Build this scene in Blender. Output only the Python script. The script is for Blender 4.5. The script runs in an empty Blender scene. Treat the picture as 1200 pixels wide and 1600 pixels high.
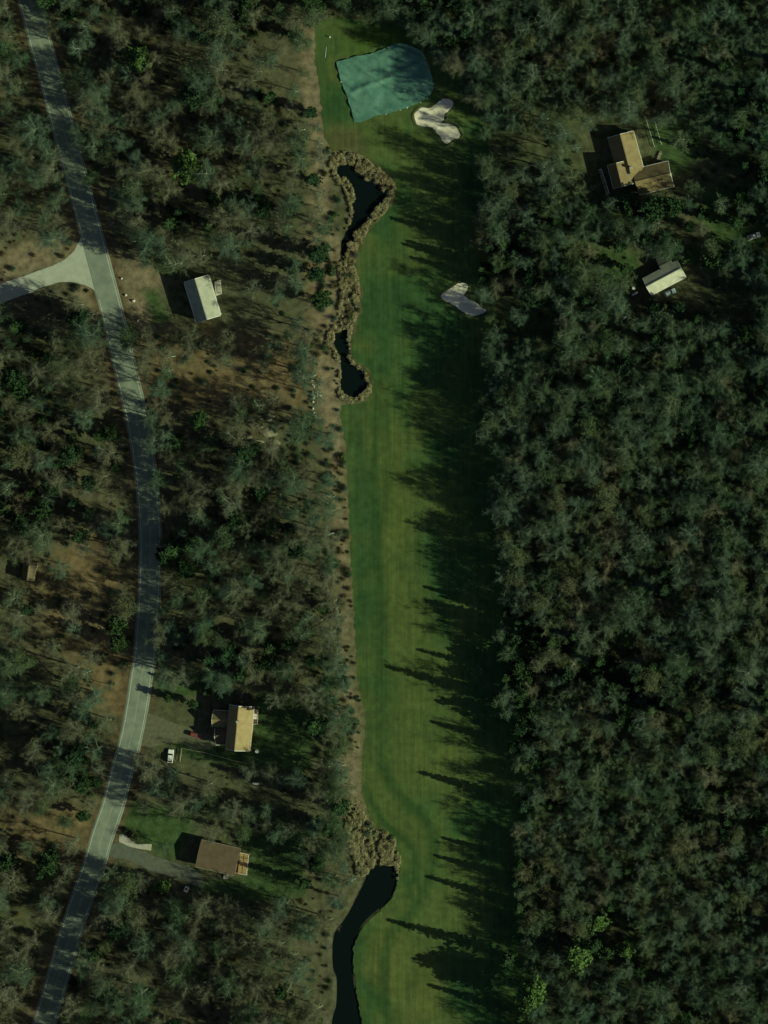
import bpy, bmesh, math, random
import numpy as np
from mathutils import Vector, Matrix
from mathutils.geometry import delaunay_2d_cdt

# ------------------------------------------------------------------ camera, sky, sun, exposure
SC = bpy.context.scene
COL = SC.collection
S = 0.25                               # metres per photograph pixel on the ground
CX, CY, CH = 400.0, 190.0, 2500.0      # the aerial camera, looking straight down with a shifted lens
cam_d = bpy.data.cameras.new('camera')
cam = bpy.data.objects.new('camera', cam_d); COL.objects.link(cam)
cam.location = (CX, CY, CH)
cam_d.sensor_width = 36; cam_d.sensor_height = 36; cam_d.sensor_fit = 'AUTO'
cam_d.lens = 36 * CH / 400.0
cam_d.shift_x = -CX / 400.0; cam_d.shift_y = -CY / 400.0
cam_d.clip_start = 10; cam_d.clip_end = 9000
SC.camera = cam

SUN_EL, SUN_AZ = math.radians(25.5), math.radians(-16.0)   # azimuth measured from +X (east), towards +Y
SUNV = Vector((math.cos(SUN_EL)*math.cos(SUN_AZ), math.cos(SUN_EL)*math.sin(SUN_AZ), math.sin(SUN_EL)))
world = bpy.data.worlds.new('World'); SC.world = world; world.use_nodes = True
wn = world.node_tree.nodes; wl = world.node_tree.links
sky = wn.new('ShaderNodeTexSky'); sky.sky_type = 'NISHITA'; sky.sun_disc = False
sky.sun_elevation = SUN_EL
sky.sun_rotation = math.pi/2 - SUN_AZ          # clockwise from +Y
bg = wn['Background']; bg.inputs['Strength'].default_value = 0.052
wl.new(sky.outputs['Color'], bg.inputs['Color'])
sd = bpy.data.lights.new('sun', 'SUN'); sun = bpy.data.objects.new('sun', sd); COL.objects.link(sun)
sd.energy = 5.0; sd.angle = math.radians(0.5); sd.color = (0.89, 1.0, 0.66)
sun.location = SUNV * 400
sun.rotation_euler = (-SUNV).to_track_quat('-Z', 'Y').to_euler()
SC.view_settings.view_transform = 'Standard'; SC.view_settings.look = 'None'
SC.view_settings.gamma = 1.0; SC.view_settings.use_curve_mapping = False
SC.view_settings.exposure = -0.02
SC.cycles.max_bounces = 4; SC.cycles.diffuse_bounces = 2

rnd = random.Random(7)
RNG = np.random.default_rng(11)

# ------------------------------------------------------------------ plan helpers (photo plan -> metres)
def G(p): return ((p[0]-600)*S, (800-p[1])*S)
def W(px, py, z=0.0):
    """the point at height z that shows at this place of the plan"""
    gx, gy = G((px, py)); k = (CH-z)/CH
    return (CX+(gx-CX)*k, CY+(gy-CY)*k, z)
def PX(x, y, z=0.0):
    k = CH/(CH-z)
    return (600+(CX+(x-CX)*k)/S, 800-(CY+(y-CY)*k)/S)
def poly(pts): return np.array([G(p) for p in pts])
def zoomed(pts, o, f): return [(o[0]+x/f, o[1]+y/f) for x, y in pts]
def catmull(pts, n=8, closed=False):
    P = [np.array(p, float) for p in pts]; m = len(P); out = []
    rng = range(m) if closed else range(m-1)
    for i in rng:
        if closed: a, b, c, d = P[i-1], P[i], P[(i+1) % m], P[(i+2) % m]
        else: a, b, c, d = P[max(i-1, 0)], P[i], P[i+1], P[min(i+2, m-1)]
        for k in range(n):
            t = k/n
            out.append(0.5*((2*b)+(c-a)*t+(2*a-5*b+4*c-d)*t*t+(3*b-a-3*c+d)*t**3))
    if not closed: out.append(P[-1])
    return np.array(out)
def inside(P, pol):
    x, y = P[:, 0], P[:, 1]; r = np.zeros(len(P), bool); n = len(pol)
    for i in range(n):
        x0, y0 = pol[i-1]; x1, y1 = pol[i]
        c = (y0 > y) != (y1 > y)
        if y1 != y0: r ^= c & (x < (x1-x0)*(y-y0)/(y1-y0)+x0)
    return r
def dist_line(P, L, closed=False):
    d = np.full(len(P), 1e9)
    segs = [(L[i-1], L[i]) for i in range(0 if closed else 1, len(L))]
    for a, b in segs:
        ab = b-a; q = float(ab@ab)+1e-9
        t = np.clip(((P-a)@ab)/q, 0, 1)
        v = P-(a+t[:, None]*ab)
        d = np.minimum(d, np.hypot(v[:, 0], v[:, 1]))
    return d
def sdist(P, pol):                      # negative inside
    d = dist_line(P, pol, True); d[inside(P, pol)] *= -1; return d
def vnoise(x, y, sc, seed=0):
    """smooth value noise 0..1"""
    r = np.random.default_rng(seed).random((97, 97))
    u, v = np.asarray(x)*sc+500, np.asarray(y)*sc+500
    i, j = np.floor(u).astype(int), np.floor(v).astype(int); f, g = u-i, v-j
    f = f*f*(3-2*f); g = g*g*(3-2*g)
    a = r[i % 97, j % 97]; b = r[(i+1) % 97, j % 97]; c = r[i % 97, (j+1) % 97]; d = r[(i+1) % 97, (j+1) % 97]
    return (a*(1-f)+b*f)*(1-g)+(c*(1-f)+d*f)*g
def fbm(x, y, sc, seed=0): return 0.5*vnoise(x, y, sc, seed)+0.3*vnoise(x, y, sc*2.1, seed+1)+0.2*vnoise(x, y, sc*4.3, seed+2)
def sstep(a, b, v): t = np.clip((v-a)/(b-a), 0, 1); return t*t*(3-2*t)
def jag(pol, amp, step=0.8, seed=0):
    """densify an outline and make it uneven"""
    out = []
    n = len(pol)
    for i in range(n):
        a, b = pol[i], pol[(i+1) % n]; k = max(1, int(np.hypot(*(b-a))/step))
        for j in range(k): out.append(a+(b-a)*j/k)
    out = np.array(out)
    dx = fbm(out[:, 0], out[:, 1], 0.45, seed)-.5; dy = fbm(out[:, 0]+77, out[:, 1]+31, 0.45, seed+9)-.5
    return out+np.stack([dx, dy], 1)*2*amp

# ------------------------------------------------------------------ materials
def new_mat(name, rough=0.85, spec=0.25):
    m = bpy.data.materials.new(name); m.use_nodes = True
    b = m.node_tree.nodes['Principled BSDF']
    b.inputs['Roughness'].default_value = rough; b.inputs['Specular IOR Level'].default_value = spec
    return m, m.node_tree.nodes, m.node_tree.links, b
def ramp(N, stops):
    r = N.new('ShaderNodeValToRGB'); e = r.color_ramp.elements
    while len(e) < len(stops): e.new(0.5)
    for q, (p, c) in zip(e, stops): q.position = p; q.color = (*c, 1)
    return r
def noise(N, L, scale, detail=4, co='Object', vec=None):
    t = N.new('ShaderNodeTexNoise'); t.inputs['Scale'].default_value = scale; t.inputs['Detail'].default_value = detail
    if vec is None:
        c = N.new('ShaderNodeTexCoord'); L.new(c.outputs[co], t.inputs['Vector'])
    else: L.new(vec, t.inputs['Vector'])
    return t
def mix(N, L, fac, a, b, mode='MIX'):
    m = N.new('ShaderNodeMix'); m.data_type = 'RGBA'; m.blend_type = mode
    for i, v in ((0, fac), (6, a), (7, b)):
        if hasattr(v, 'is_linked'): L.new(v, m.inputs[i])
        elif i == 0: m.inputs[0].default_value = v
        else: m.inputs[i].default_value = (*v, 1)
    return m.outputs[2]
def bump(N, L, b, h, strength=0.4, dist=0.1):
    k = N.new('ShaderNodeBump'); k.inputs['Strength'].default_value = strength; k.inputs['Distance'].default_value = dist
    L.new(h, k.inputs['Height']); L.new(k.outputs['Normal'], b.inputs['Normal'])
def simple(name, col, var=0.25, scale=2.0, rough=0.8, spec=0.25, metal=0.0, bmp=0.0):
    m, N, L, b = new_mat(name, rough, spec); b.inputs['Metallic'].default_value = metal
    t = noise(N, L, scale, 5)
    r = ramp(N, [(0.25, tuple(c*(1-var) for c in col)), (0.75, tuple(min(1, c*(1+var)) for c in col))])
    L.new(t.outputs['Fac'], r.inputs['Fac']); L.new(r.outputs['Color'], b.inputs['Base Color'])
    if bmp: bump(N, L, b, t.outputs['Fac'], bmp, 0.05)
    return m
def foliage_mat(name, cols, patch=0.5):
    """colour differs from one plant to the next, and by the neighbourhood it grows in"""
    m, N, L, b = new_mat(name, 0.9, 0.08)
    oi = N.new('ShaderNodeObjectInfo')
    n = len(cols); r = ramp(N, [(i/(n-1), c) for i, c in enumerate(cols)]); L.new(oi.outputs['Random'], r.inputs['Fac'])
    g = N.new('ShaderNodeNewGeometry')
    t = noise(N, L, 0.018, 2, vec=g.outputs['Position']); t2 = noise(N, L, 0.9, 3, vec=g.outputs['Position'])
    r2 = ramp(N, [(0.35, (1-patch*0.45, 1-patch*0.1, 1-patch*0.3)), (0.68, (1+patch*0.4, 1+patch*0.1, 1.0))]); L.new(t.outputs['Fac'], r2.inputs['Fac'])
    r3 = ramp(N, [(0.3, (0.7, 0.7, 0.7)), (0.7, (1.25, 1.25, 1.25))]); L.new(t2.outputs['Fac'], r3.inputs['Fac'])
    c = mix(N, L, 1.0, r.outputs['Color'], r2.outputs['Color'], 'MULTIPLY'); c = mix(N, L, 1.0, c, r3.outputs['Color'], 'MULTIPLY')
    L.new(c, b.inputs['Base Color'])
    return m
def attr_mat(name, fine=6.0, rough=0.95, bmp=0.5, lo=0.7, hi=1.3, bd=0.15):
    m, N, L, b = new_mat(name, rough, 0.08)
    a = N.new('ShaderNodeAttribute'); a.attribute_name = 'cover'
    t = noise(N, L, 0.35, 6); t2 = noise(N, L, fine, 4)
    r = ramp(N, [(0.3, (lo,)*3), (0.7, (hi,)*3)]); L.new(t.outputs['Fac'], r.inputs['Fac'])
    r2 = ramp(N, [(0.3, (lo+.05,)*3), (0.7, (hi-.05,)*3)]); L.new(t2.outputs['Fac'], r2.inputs['Fac'])
    c = mix(N, L, 1.0, a.outputs['Color'], r.outputs['Color'], 'MULTIPLY'); c = mix(N, L, 1.0, c, r2.outputs['Color'], 'MULTIPLY')
    L.new(c, b.inputs['Base Color'])
    if bmp: bump(N, L, b, t2.outputs['Fac'], bmp, bd)
    return m
M = {}
M['ground'] = attr_mat('leaf_litter_ground', 3.0, bmp=0.7, lo=0.6, hi=1.4, bd=0.3)
M['fairway'] = attr_mat('mown_grass', 2.5, bmp=0.35, lo=0.80, hi=1.2)
def streaks(m):
    N, L = m.node_tree.nodes, m.node_tree.links; b = N['Principled BSDF']; src = b.inputs['Base Color'].links[0].from_socket
    c = N.new('ShaderNodeTexCoord'); mp = N.new('ShaderNodeMapping'); mp.inputs['Scale'].default_value = (.75, .035, 1); mp.inputs['Rotation'].default_value = (0, 0, math.radians(4)); L.new(c.outputs['Object'], mp.inputs['Vector'])
    t = noise(N, L, 1.0, 5, vec=mp.outputs[0]); t.inputs['Distortion'].default_value = .6; r = ramp(N, [(.36, (.84, .88, .88)), (.64, (1.16, 1.1, 1.06))]); L.new(t.outputs['Fac'], r.inputs['Fac'])
    L.new(mix(N, L, 1.0, src, r.outputs['Color'], 'MULTIPLY'), b.inputs['Base Color'])
streaks(M['fairway'])
M['twig'] = foliage_mat('bare_twigs', [(.058,.102,.064), (.080,.128,.085), (.088,.115,.058), (.048,.095,.050), (.095,.140,.096), (.062,.110,.078), (.080,.110,.056)], .3)
M['twig_brown'] = foliage_mat('brown_twigs', [(.118,.125,.078), (.145,.152,.10), (.115,.112,.066), (.13,.142,.10), (.13,.12,.072)], .3)
M['leafy'] = foliage_mat('late_leaves', [(.066,.10,.048), (.09,.108,.055), (.055,.094,.050), (.085,.095,.052), (.066,.106,.066)])
M['pine'] = foliage_mat('pine_needles', [(.026,.054,.022), (.036,.068,.026), (.022,.048,.026), (.032,.060,.022)], 0.3)
M['fresh'] = foliage_mat('bright_evergreen_leaves', [(.07,.125,.036), (.08,.14,.04), (.06,.115,.04)], 0.2)
M['shrub'] = foliage_mat('scrub_twigs', [(.14,.115,.06), (.17,.14,.07), (.11,.12,.058), (.13,.09,.05), (.085,.105,.05)], 0.4)
M['laurel'] = foliage_mat('low_evergreen', [(.04,.08,.03), (.06,.09,.035), (.05,.075,.04)], 0.4)
M['reed'] = foliage_mat('dry_reeds', [(.40,.35,.20), (.32,.27,.14), (.46,.40,.24), (.27,.22,.11)], 0.3)
M['bark'] = foliage_mat('grey_bark', [(.15,.175,.12), (.22,.25,.18), (.175,.19,.13), (.28,.31,.24), (.16,.18,.13)], 0.2)
M['pinebark'] = simple('pine_bark', (.09,.065,.045), .3, 3)
M['birch'] = simple('birch_bark', (.30,.33,.26), .15, 6)

# ------------------------------------------------------------------ object helpers
def link(o, parent=None):
    COL.objects.link(o)
    if parent is not None: o.parent = parent
    return o
def tag(o, label=None, cat=None, group=None, kind=None):
    if label: o['label'] = label
    if cat: o['category'] = cat
    if group: o['group'] = group
    if kind: o['kind'] = kind
    return o
def empty(name, loc, rz=0.0, sc=1.0):
    o = bpy.data.objects.new(name, None); link(o); o.location = loc; o.rotation_euler = (0, 0, rz); o.scale = (sc,)*3
    o.empty_display_size = 0.5
    return o
def mesh_np(name, V, F, mat, smooth=False):
    me = bpy.data.meshes.new(name); me.from_pydata([tuple(v) for v in V], [], [tuple(int(i) for i in f) for f in F])
    me.materials.append(mat)
    if smooth: me.polygons.foreach_set('use_smooth', [True]*len(me.polygons))
    me.update(); return me
def mesh_tris(name, V, T, mat):
    """large triangle soups straight from arrays"""
    me = bpy.data.meshes.new(name); V = np.asarray(V, np.float32); T = np.asarray(T, np.int32)
    me.vertices.add(len(V)); me.vertices.foreach_set('co', V.ravel())
    me.loops.add(T.size); me.loops.foreach_set('vertex_index', T.ravel())
    me.polygons.add(len(T)); me.polygons.foreach_set('loop_start', np.arange(0, T.size, 3, dtype=np.int32))
    me.update(calc_edges=True); me.materials.append(mat); me.validate(); return me
def cover_attr(me, C):
    a = me.color_attributes.new('cover', 'FLOAT_COLOR', 'POINT')
    a.data.foreach_set('color', np.concatenate([C, np.ones((len(C), 1))], 1).astype(np.float32).ravel())
class MB:
    """collects boxes, bars and slabs into one mesh"""
    def __init__(s): s.V = []; s.F = []
    def add(s, V, F):
        o = len(s.V); s.V += [tuple(v) for v in V]; s.F += [tuple(i+o for i in f) for f in F]; return s
    def box(s, c, d, rz=0.0):
        x, y, z = d[0]/2, d[1]/2, d[2]/2; ca, sa = math.cos(rz), math.sin(rz)
        v = [(sx*x, sy*y, sz*z) for sz in (-1, 1) for sy in (-1, 1) for sx in (-1, 1)]
        v = [(c[0]+a*ca-b*sa, c[1]+a*sa+b*ca, c[2]+e) for a, b, e in v]
        return s.add(v, [(0,2,3,1), (4,5,7,6), (0,1,5,4), (2,6,7,3), (0,4,6,2), (1,3,7,5)])
    def prism(s, pts, z0, z1):
        n = len(pts)
        return s.add([(x, y, z0) for x, y in pts]+[(x, y, z1) for x, y in pts],
                     [tuple(range(n))[::-1], tuple(range(n, 2*n))]+[(i, (i+1) % n, n+(i+1) % n, n+i) for i in range(n)])
    def slab(s, quad, t):
        q = [Vector(p) for p in quad]; n = (q[1]-q[0]).cross(q[2]-q[0]).normalized()
        if n.z < 0: q = q[::-1]; n = -n
        k = len(q)
        return s.add(q+[p-n*t for p in q], [tuple(range(k)), tuple(range(2*k-1, k-1, -1))]+[(i, k+i, k+(i+1) % k, (i+1) % k) for i in range(k)])
    def tube(s, a, b, r0, r1, n=8):
        a, b = Vector(a), Vector(b); d = (b-a).normalized(); u = d.orthogonal().normalized(); w = d.cross(u); V = []
        for p, r in ((a, r0), (b, r1)):
            V += [p+(u*math.cos(2*math.pi*i/n)+w*math.sin(2*math.pi*i/n))*r for i in range(n)]
        return s.add(V, [(i, (i+1) % n, n+(i+1) % n, n+i) for i in range(n)]+[tuple(range(n))[::-1], tuple(range(n, 2*n))])
    def build(s, name, mat, parent=None, smooth=False, bevel=0.0):
        me = mesh_np(name, s.V, s.F, mat, smooth); o = bpy.data.objects.new(name, me); link(o, parent)
        if bevel:
            b = o.modifiers.new('bevel', 'BEVEL'); b.width = bevel; b.segments = 2; b.limit_method = 'ANGLE'
        return o
def sheet(name, pol, z, mat, grid=3.0, zf=None):
    """a flat or gently shaped sheet inside an outline, with inner points every few metres"""
    lo, hi = pol.min(0), pol.max(0)
    gx, gy = np.meshgrid(np.arange(lo[0], hi[0], grid), np.arange(lo[1], hi[1], grid))
    P = np.stack([gx.ravel(), gy.ravel()], 1); P = P[sdist(P, pol) < -grid*0.35]
    pts = [Vector(p) for p in pol]+[Vector(p) for p in P]; n = len(pol)
    V, E, F, *_ = delaunay_2d_cdt(pts, [(i, (i+1) % n) for i in range(n)], [list(range(n))], 1, 1e-4)
    V = np.array([(v[0], v[1]) for v in V])
    Z = np.full(len(V), z) if zf is None else zf(V)+z
    me = mesh_np(name, np.column_stack([V, Z]), F, mat, True)
    if me.polygons and me.polygons[0].normal.z < 0: me.flip_normals()
    o = bpy.data.objects.new(name, me); link(o); return o, V

# ------------------------------------------------------------------ outlines of the setting
ROAD = [(-20,-260), (14,-120), (46,0), (62.5,65), (82,135), (100,205), (117.5,270), (131,320), (144,370), (165,450), (178,500), (188,543), (199,590), (213,650),
        (222,700), (230,760), (234.5,825), (235,870), (232.5,940), (226.5,1020), (220.5,1060), (213,1110), (203,1160), (188,1213), (176,1260), (161,1303), (144,1360),
        (117,1437), (98,1500), (83,1553), (69,1600), (40,1700), (10,1820)]
road_c = np.array([G(p) for p in catmull(ROAD, 8)])
SIDE = [(-260,525), (-130,482), (-60,463), (0,444), (37,431), (73,419), (101,406), (116,392), (125,374), (131,352), (150,360), (172,440), (168,480), (157,474), (154,462), (146,452), (132,445), (110,440), (92,441), (70,447), (48,457), (0,474), (-60,494), (-130,513), (-260,556)]
POND1 = zoomed([(200,330),(250,300),(330,280),(410,285),(430,340),(480,380),(550,430),(600,500),(680,520),(740,590),(800,620),(840,670),(800,760),(730,830),(650,900),(590,970),(540,1060),(460,1130),(430,1250),(350,1300),(330,1440),(270,1440),(250,1290),(290,1200),(330,1090),(370,1030),(400,900),(390,780),(430,700),(400,600),(370,520),(290,450),(240,440),(200,380)], (500,220), 8)
POND2 = zoomed([(365,665),(385,650),(430,640),(438,660),(435,740),(440,780),(470,820),(510,855),(522,890),(515,930),(490,955),(450,965),(410,945),(390,910),(395,860),(390,780),(365,720)], (400,300), 3)
POND3 = zoomed([(555,455),(600,450),(650,455),(662,490),(660,550),(630,610),(590,650),(540,690),(500,730),(475,780),(460,840),(450,900),(455,980),(470,1060),(490,1140),(510,1230),(530,1400),(545,1600),(380,1600),(360,1400),(350,1200),(370,1120),(375,1000),(355,920),(355,830),(370,760),(410,710),(440,660),(470,600),(500,540),(520,490)], (400,1200), 3)
REED1 = [(515,272),(512,255),(520,242),(540,235),(560,241),(580,252),(600,268),(612,276),(619,293),(616,313),(601,333),(582,350),(569,370),(561,392),(556,412),(560,428),(566,458),(563,488),(554,514),(548,530),(549,558),(562,569),(577,583),(583,597),(581,611),(571,626),(554,631),(536,628),(526,614),(527,594),(527,568),(516,550),(508,531),(513,516),(523,505),(530,482),(530,450),(526,420),(530,402),(533,380),(538,362),(545,340),(546,318),(538,300),(528,285)]
REED3 = zoomed([(415,120),(480,140),(505,200),(540,250),(610,290),(665,345),(683,410),(676,490),(655,500),(640,460),(560,465),(520,510),(470,520),(455,430),(420,300),(405,200)], (400,1200), 3)
FAIR = [(490,36),(520,28),(560,30),(600,34),(630,42),(668,80),(705,110),(735,150),(760,200),(765,300),(765,400),(775,520),(780,640),(785,760),(800,880),(812,1000),(822,1120),(832,1260),(838,1400),(845,1560),(850,1900),
        (585,1900),(572,1640),(566,1600),(557,1550),(552,1500),(553,1480),(562,1455),(577,1437),(604,1414),(618,1393),(625,1362),(624,1338),(616,1312),(600,1296),(584,1282),(572,1265),(566,1235),(567,1190),(571,1140),(570,1105),(562,1080),(556,1020),(553,950),(549,870),(545,800),(542,740),(540,700),(534,660),(531,632),(554,633),(573,628),(583,613),(586,597),(579,581),(563,567),(551,556),(550,530),(556,514),(565,488),(568,458),(562,428),(558,412),(563,392),(571,370),(584,352),(603,335),(619,314),(622,293),(615,275),(602,266),(582,250),(560,238),(540,232),(521,238),(508,215),(500,150),(493,90)]
BUNK1 = zoomed([(735,660),(755,620),(790,590),(860,595),(920,550),(970,520),(1030,530),(1045,560),(1010,610),(975,640),(970,690),(950,705),(1000,715),(1060,740),(1100,790),(1085,825),(1040,840),(1000,875),(960,850),(930,810),(900,770),(870,745),(810,735),(760,720)], (500,50), 5)
BUNK2 = zoomed([(870,485),(900,460),(930,440),(960,425),(990,435),(990,465),(975,485),(1020,510),(1060,540),(1080,555),(1060,570),(1020,580),(980,565),(940,540),(900,515),(875,500)], (400,300), 3)
p1, p2, p3 = (np.array([G(p) for p in catmull(q, 3, True)]) for q in (POND1, POND2, POND3))
r1, r3 = poly(REED1), poly(REED3)
fair = poly(FAIR); side = poly(SIDE)
LAWN = [poly(q) for q in (
    [(400,1085),(440,1080),(492,1105),(490,1150),(478,1205),(400,1200),(285,1180),(270,1165),(300,1150),(385,1160)],
    [(245,1050),(300,1045),(330,1060),(300,1085),(250,1085),(235,1070)],
    [(372,1300),(470,1305),(478,1400),(395,1408),(330,1395),(300,1388),(330,1378),(380,1375),(395,1340)],
    [(190,1250),(300,1270),(300,1300),(270,1340),(220,1320),(190,1300)],
    [(225,455),(248,455),(262,500),(240,510)],
    [(1000,185),(1070,185),(1100,230),(1060,270),(1035,250)],
    [(905,390),(1000,395),(1000,440),(960,450),(900,430)],
    [(1100,300),(1190,280),(1200,390),(1130,400),(1090,350)])]
TAN = [poly(q) for q in (
    [(478,40),(495,40),(505,200),(528,240),(515,260),(525,380),(530,420),(525,500),(505,540),(520,560),(525,620),(548,720),(552,900),(560,1060),(545,1060),(530,900),(505,680),(495,520),(480,380),(485,240),(472,120)],
    [(0,385),(60,380),(118,370),(128,385),(100,405),(40,425),(0,435)],
    [(186,418),(245,414),(255,470),(262,515),(215,515),(196,470)],
    [(105,452),(140,448),(152,470),(165,530),(190,620),(180,640),(150,520)],
    [(540,1060),(572,1100),(570,1230),(585,1280),(545,1260),(520,1180)],
    [(495,575),(525,570),(525,620),(545,640),(520,660),(497,640)])]
ORANGE = [poly(q) for q in (
    [(120,830),(205,820),(212,1000),(200,1110),(150,1110),(90,1000),(60,960),(20,940)],
    [(0,1240),(60,1235),(150,1270),(130,1340),(60,1350),(0,1330)],
    [(215,520),(330,505),(480,550),(485,640),(330,640),(240,640)],
    [(1030,80),(1085,90),(1090,180),(1010,200),(1000,150)],
    [(480,380),(525,380),(520,500),(500,560),(480,520)])]

# ------------------------------------------------------------------ ground: one sheet with the pond basins sunk into it
def pond_depth(P):
    d = np.minimum(np.minimum(sdist(P, p1), sdist(P, p2)), sdist(P, p3))
    return d
def make_ground():
    xs = np.concatenate([np.arange(-1500, -240, 140), np.arange(-240, 260, 1.6), np.arange(260, 1600, 140)])
    ys = np.concatenate([np.arange(-1500, -310, 140), np.arange(-310, 270, 1.6), np.arange(270, 1500, 140)])
    X, Y = np.meshgrid(xs, ys); P = np.stack([X.ravel(), Y.ravel()], 1)
    d = pond_depth(P); Z = -0.95*sstep(0.9, -1.6, d)
    Z -= np.where((dist_line(P, road_c) > 9) & (d > 6), 0.0, 0.0)
    n1, n2 = fbm(P[:, 0], P[:, 1], 0.035, 3), fbm(P[:, 0], P[:, 1], 0.11, 8)
    px = 600+P[:, 0]/S
    east = sstep(700, 800, px)
    brown = np.array([.11, .10, .058]); green = np.array([.055, .075, .032]); orange = np.array([.168, .122, .062]); tan = np.array([.205, .165, .10]); lawn = np.array([.050, .086, .030])
    k = np.clip(0.25+1.3*(n1-.5)+0.45*(1-east)*1.0, 0, 1)[:, None]
    C = green*(1-k)+brown*k
    def lay(C, col, w): w = np.clip(w, 0, 1)[:, None]; return C*(1-w)+np.array(col)*w
    for q in ORANGE: C = lay(C, orange, sstep(5, -5, sdist(P, q)+8*(n2-.5))*(.35+.9*n2))
    for q in TAN: C = lay(C, tan, sstep(3, -2, sdist(P, q)+7*(n2-.5))*(.55+.7*n2))
    for q in LAWN: C = lay(C, lawn, sstep(2.5, -1.5, sdist(P, q)+3*(n2-.5)))
    C = lay(C, [.11, .075, .04], sstep(8.5, 5, dist_line(P, road_c)+3*(n2-.5))*.75)
    C = lay(C, [.075, .09, .032], sstep(4, 0, sdist(P, fair)+3*(n2-.5))*sstep(-30, 10, P[:, 0]))
    C = lay(C, [.03, .03, .022], sstep(0.6, -0.4, d))
    nx, ny = len(xs), len(ys)
    I = np.arange(nx*ny).reshape(ny, nx)
    a, b, c, e = I[:-1, :-1].ravel(), I[:-1, 1:].ravel(), I[1:, 1:].ravel(), I[1:, :-1].ravel()
    T = np.concatenate([np.stack([a, b, c], 1), np.stack([a, c, e], 1)])
    me = mesh_tris('ground', np.column_stack([P, Z]), T, M['ground']); cover_attr(me, C)
    o = link(bpy.data.objects.new('ground', me)); tag(o, 'leaf litter and rough grass under the woods', None, None, 'structure')
make_ground()

def make_fairway():
    pol = jag(fair, 0.95, 0.7, 4)
    o, V = sheet('fairway', pol, 0.03, M['fairway'], 2.2)
    x, y = V[:, 0], V[:, 1]
    px, py = 600+x/S, 800-y/S
    base = np.array([.046, .098, .030]); pale = np.array([.088, .122, .036]); dark = np.array([.028, .074, .027])
    n = fbm(x, y, .05, 21); n2 = fbm(x, y, .22, 25)
    C = np.tile(base, (len(V), 1))
    def lay(C, col, w): w = np.clip(w, 0, 1)[:, None]; return C*(1-w)+np.array(col)*w
    C = lay(C, pale, sstep(.40, .68, n)*.8)
    C = lay(C, dark, sstep(.52, .30, n)*.5)
    strip = poly([(545,640),(560,640),(590,800),(598,1000),(600,1200),(570,1200),(562,1050),(556,900),(548,760)])
    C = lay(C, dark, sstep(2, -2, sdist(V, strip)+2*(n2-.5))*.65*sstep(150, -40, y*-1+0*y))
    C = lay(C, [.10, .13, .035], sstep(4, -5, sdist(V, poly([(600,640),(640,700),(650,860),(690,1000),(740,1150),(700,1260),(640,1200),(600,1000),(592,800)]))+5*(n-.5))*.55)
    C = lay(C, [.115, .135, .038], sstep(3, -6, sdist(V, poly([(575,1460),(610,1435),(660,1470),(700,1500),(700,1580),(640,1620),(600,1560),(565,1520)]))+5*(n-.5))*.75)
    C = lay(C, [.075, .135, .026], sstep(3, -5, sdist(V, poly([(530,70),(560,40),(625,45),(640,75),(560,90)]))+4*(n-.5))*.8)
    C = lay(C, [.115, .095, .045], sstep(3, -4, sdist(V, poly([(500,190),(560,200),(575,245),(520,240)]))+5*(n2-.5))*.6)
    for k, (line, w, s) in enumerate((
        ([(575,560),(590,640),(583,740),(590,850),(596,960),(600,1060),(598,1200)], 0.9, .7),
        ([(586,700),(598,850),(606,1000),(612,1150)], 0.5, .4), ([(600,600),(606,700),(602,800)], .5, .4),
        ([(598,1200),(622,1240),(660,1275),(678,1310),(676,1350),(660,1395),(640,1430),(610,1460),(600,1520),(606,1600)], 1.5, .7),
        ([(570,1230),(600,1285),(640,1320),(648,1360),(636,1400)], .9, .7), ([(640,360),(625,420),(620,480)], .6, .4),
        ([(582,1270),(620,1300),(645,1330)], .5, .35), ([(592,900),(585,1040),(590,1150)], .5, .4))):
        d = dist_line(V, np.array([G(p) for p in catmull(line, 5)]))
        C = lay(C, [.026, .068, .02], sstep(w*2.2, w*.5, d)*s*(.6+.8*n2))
    C *= (0.70+.4*n2)[:, None]
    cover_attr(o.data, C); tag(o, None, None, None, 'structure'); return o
make_fairway()

# ------------------------------------------------------------------ water
mw, N, L, b = new_mat('dark_pond_water', 0.08, 0.07); b.inputs['Base Color'].default_value = (.004, .008, .008, 1)
t = noise(N, L, 1.2, 3); bump(N, L, b, t.outputs['Fac'], .05, .02); M['water'] = mw
def grow(pol, d):
    n = len(pol); area = 0.5*sum(pol[i-1][0]*pol[i][1]-pol[i][0]*pol[i-1][1] for i in range(n)); out = []
    for i in range(n):
        t = pol[(i+1) % n]-pol[i-1]; nn = np.array([t[1], -t[0]])/(np.hypot(*t)+1e-6)*(1 if area > 0 else -1); out.append(pol[i]+nn*d)
    return np.array(out)
for nm, q, lb in (('pond', p1, 'dark hooked pond edged with tan reeds below the teal cover'), ('pond', p2, 'small dark pear shaped pond at the foot of the reed bed'), ('stream', p3, 'dark winding water at the bottom of the fairway')):
    o, _ = sheet(nm, grow(q, 0.9), -0.42, M['water'], 4.0); tag(o, lb, None, None, 'structure')

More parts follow.
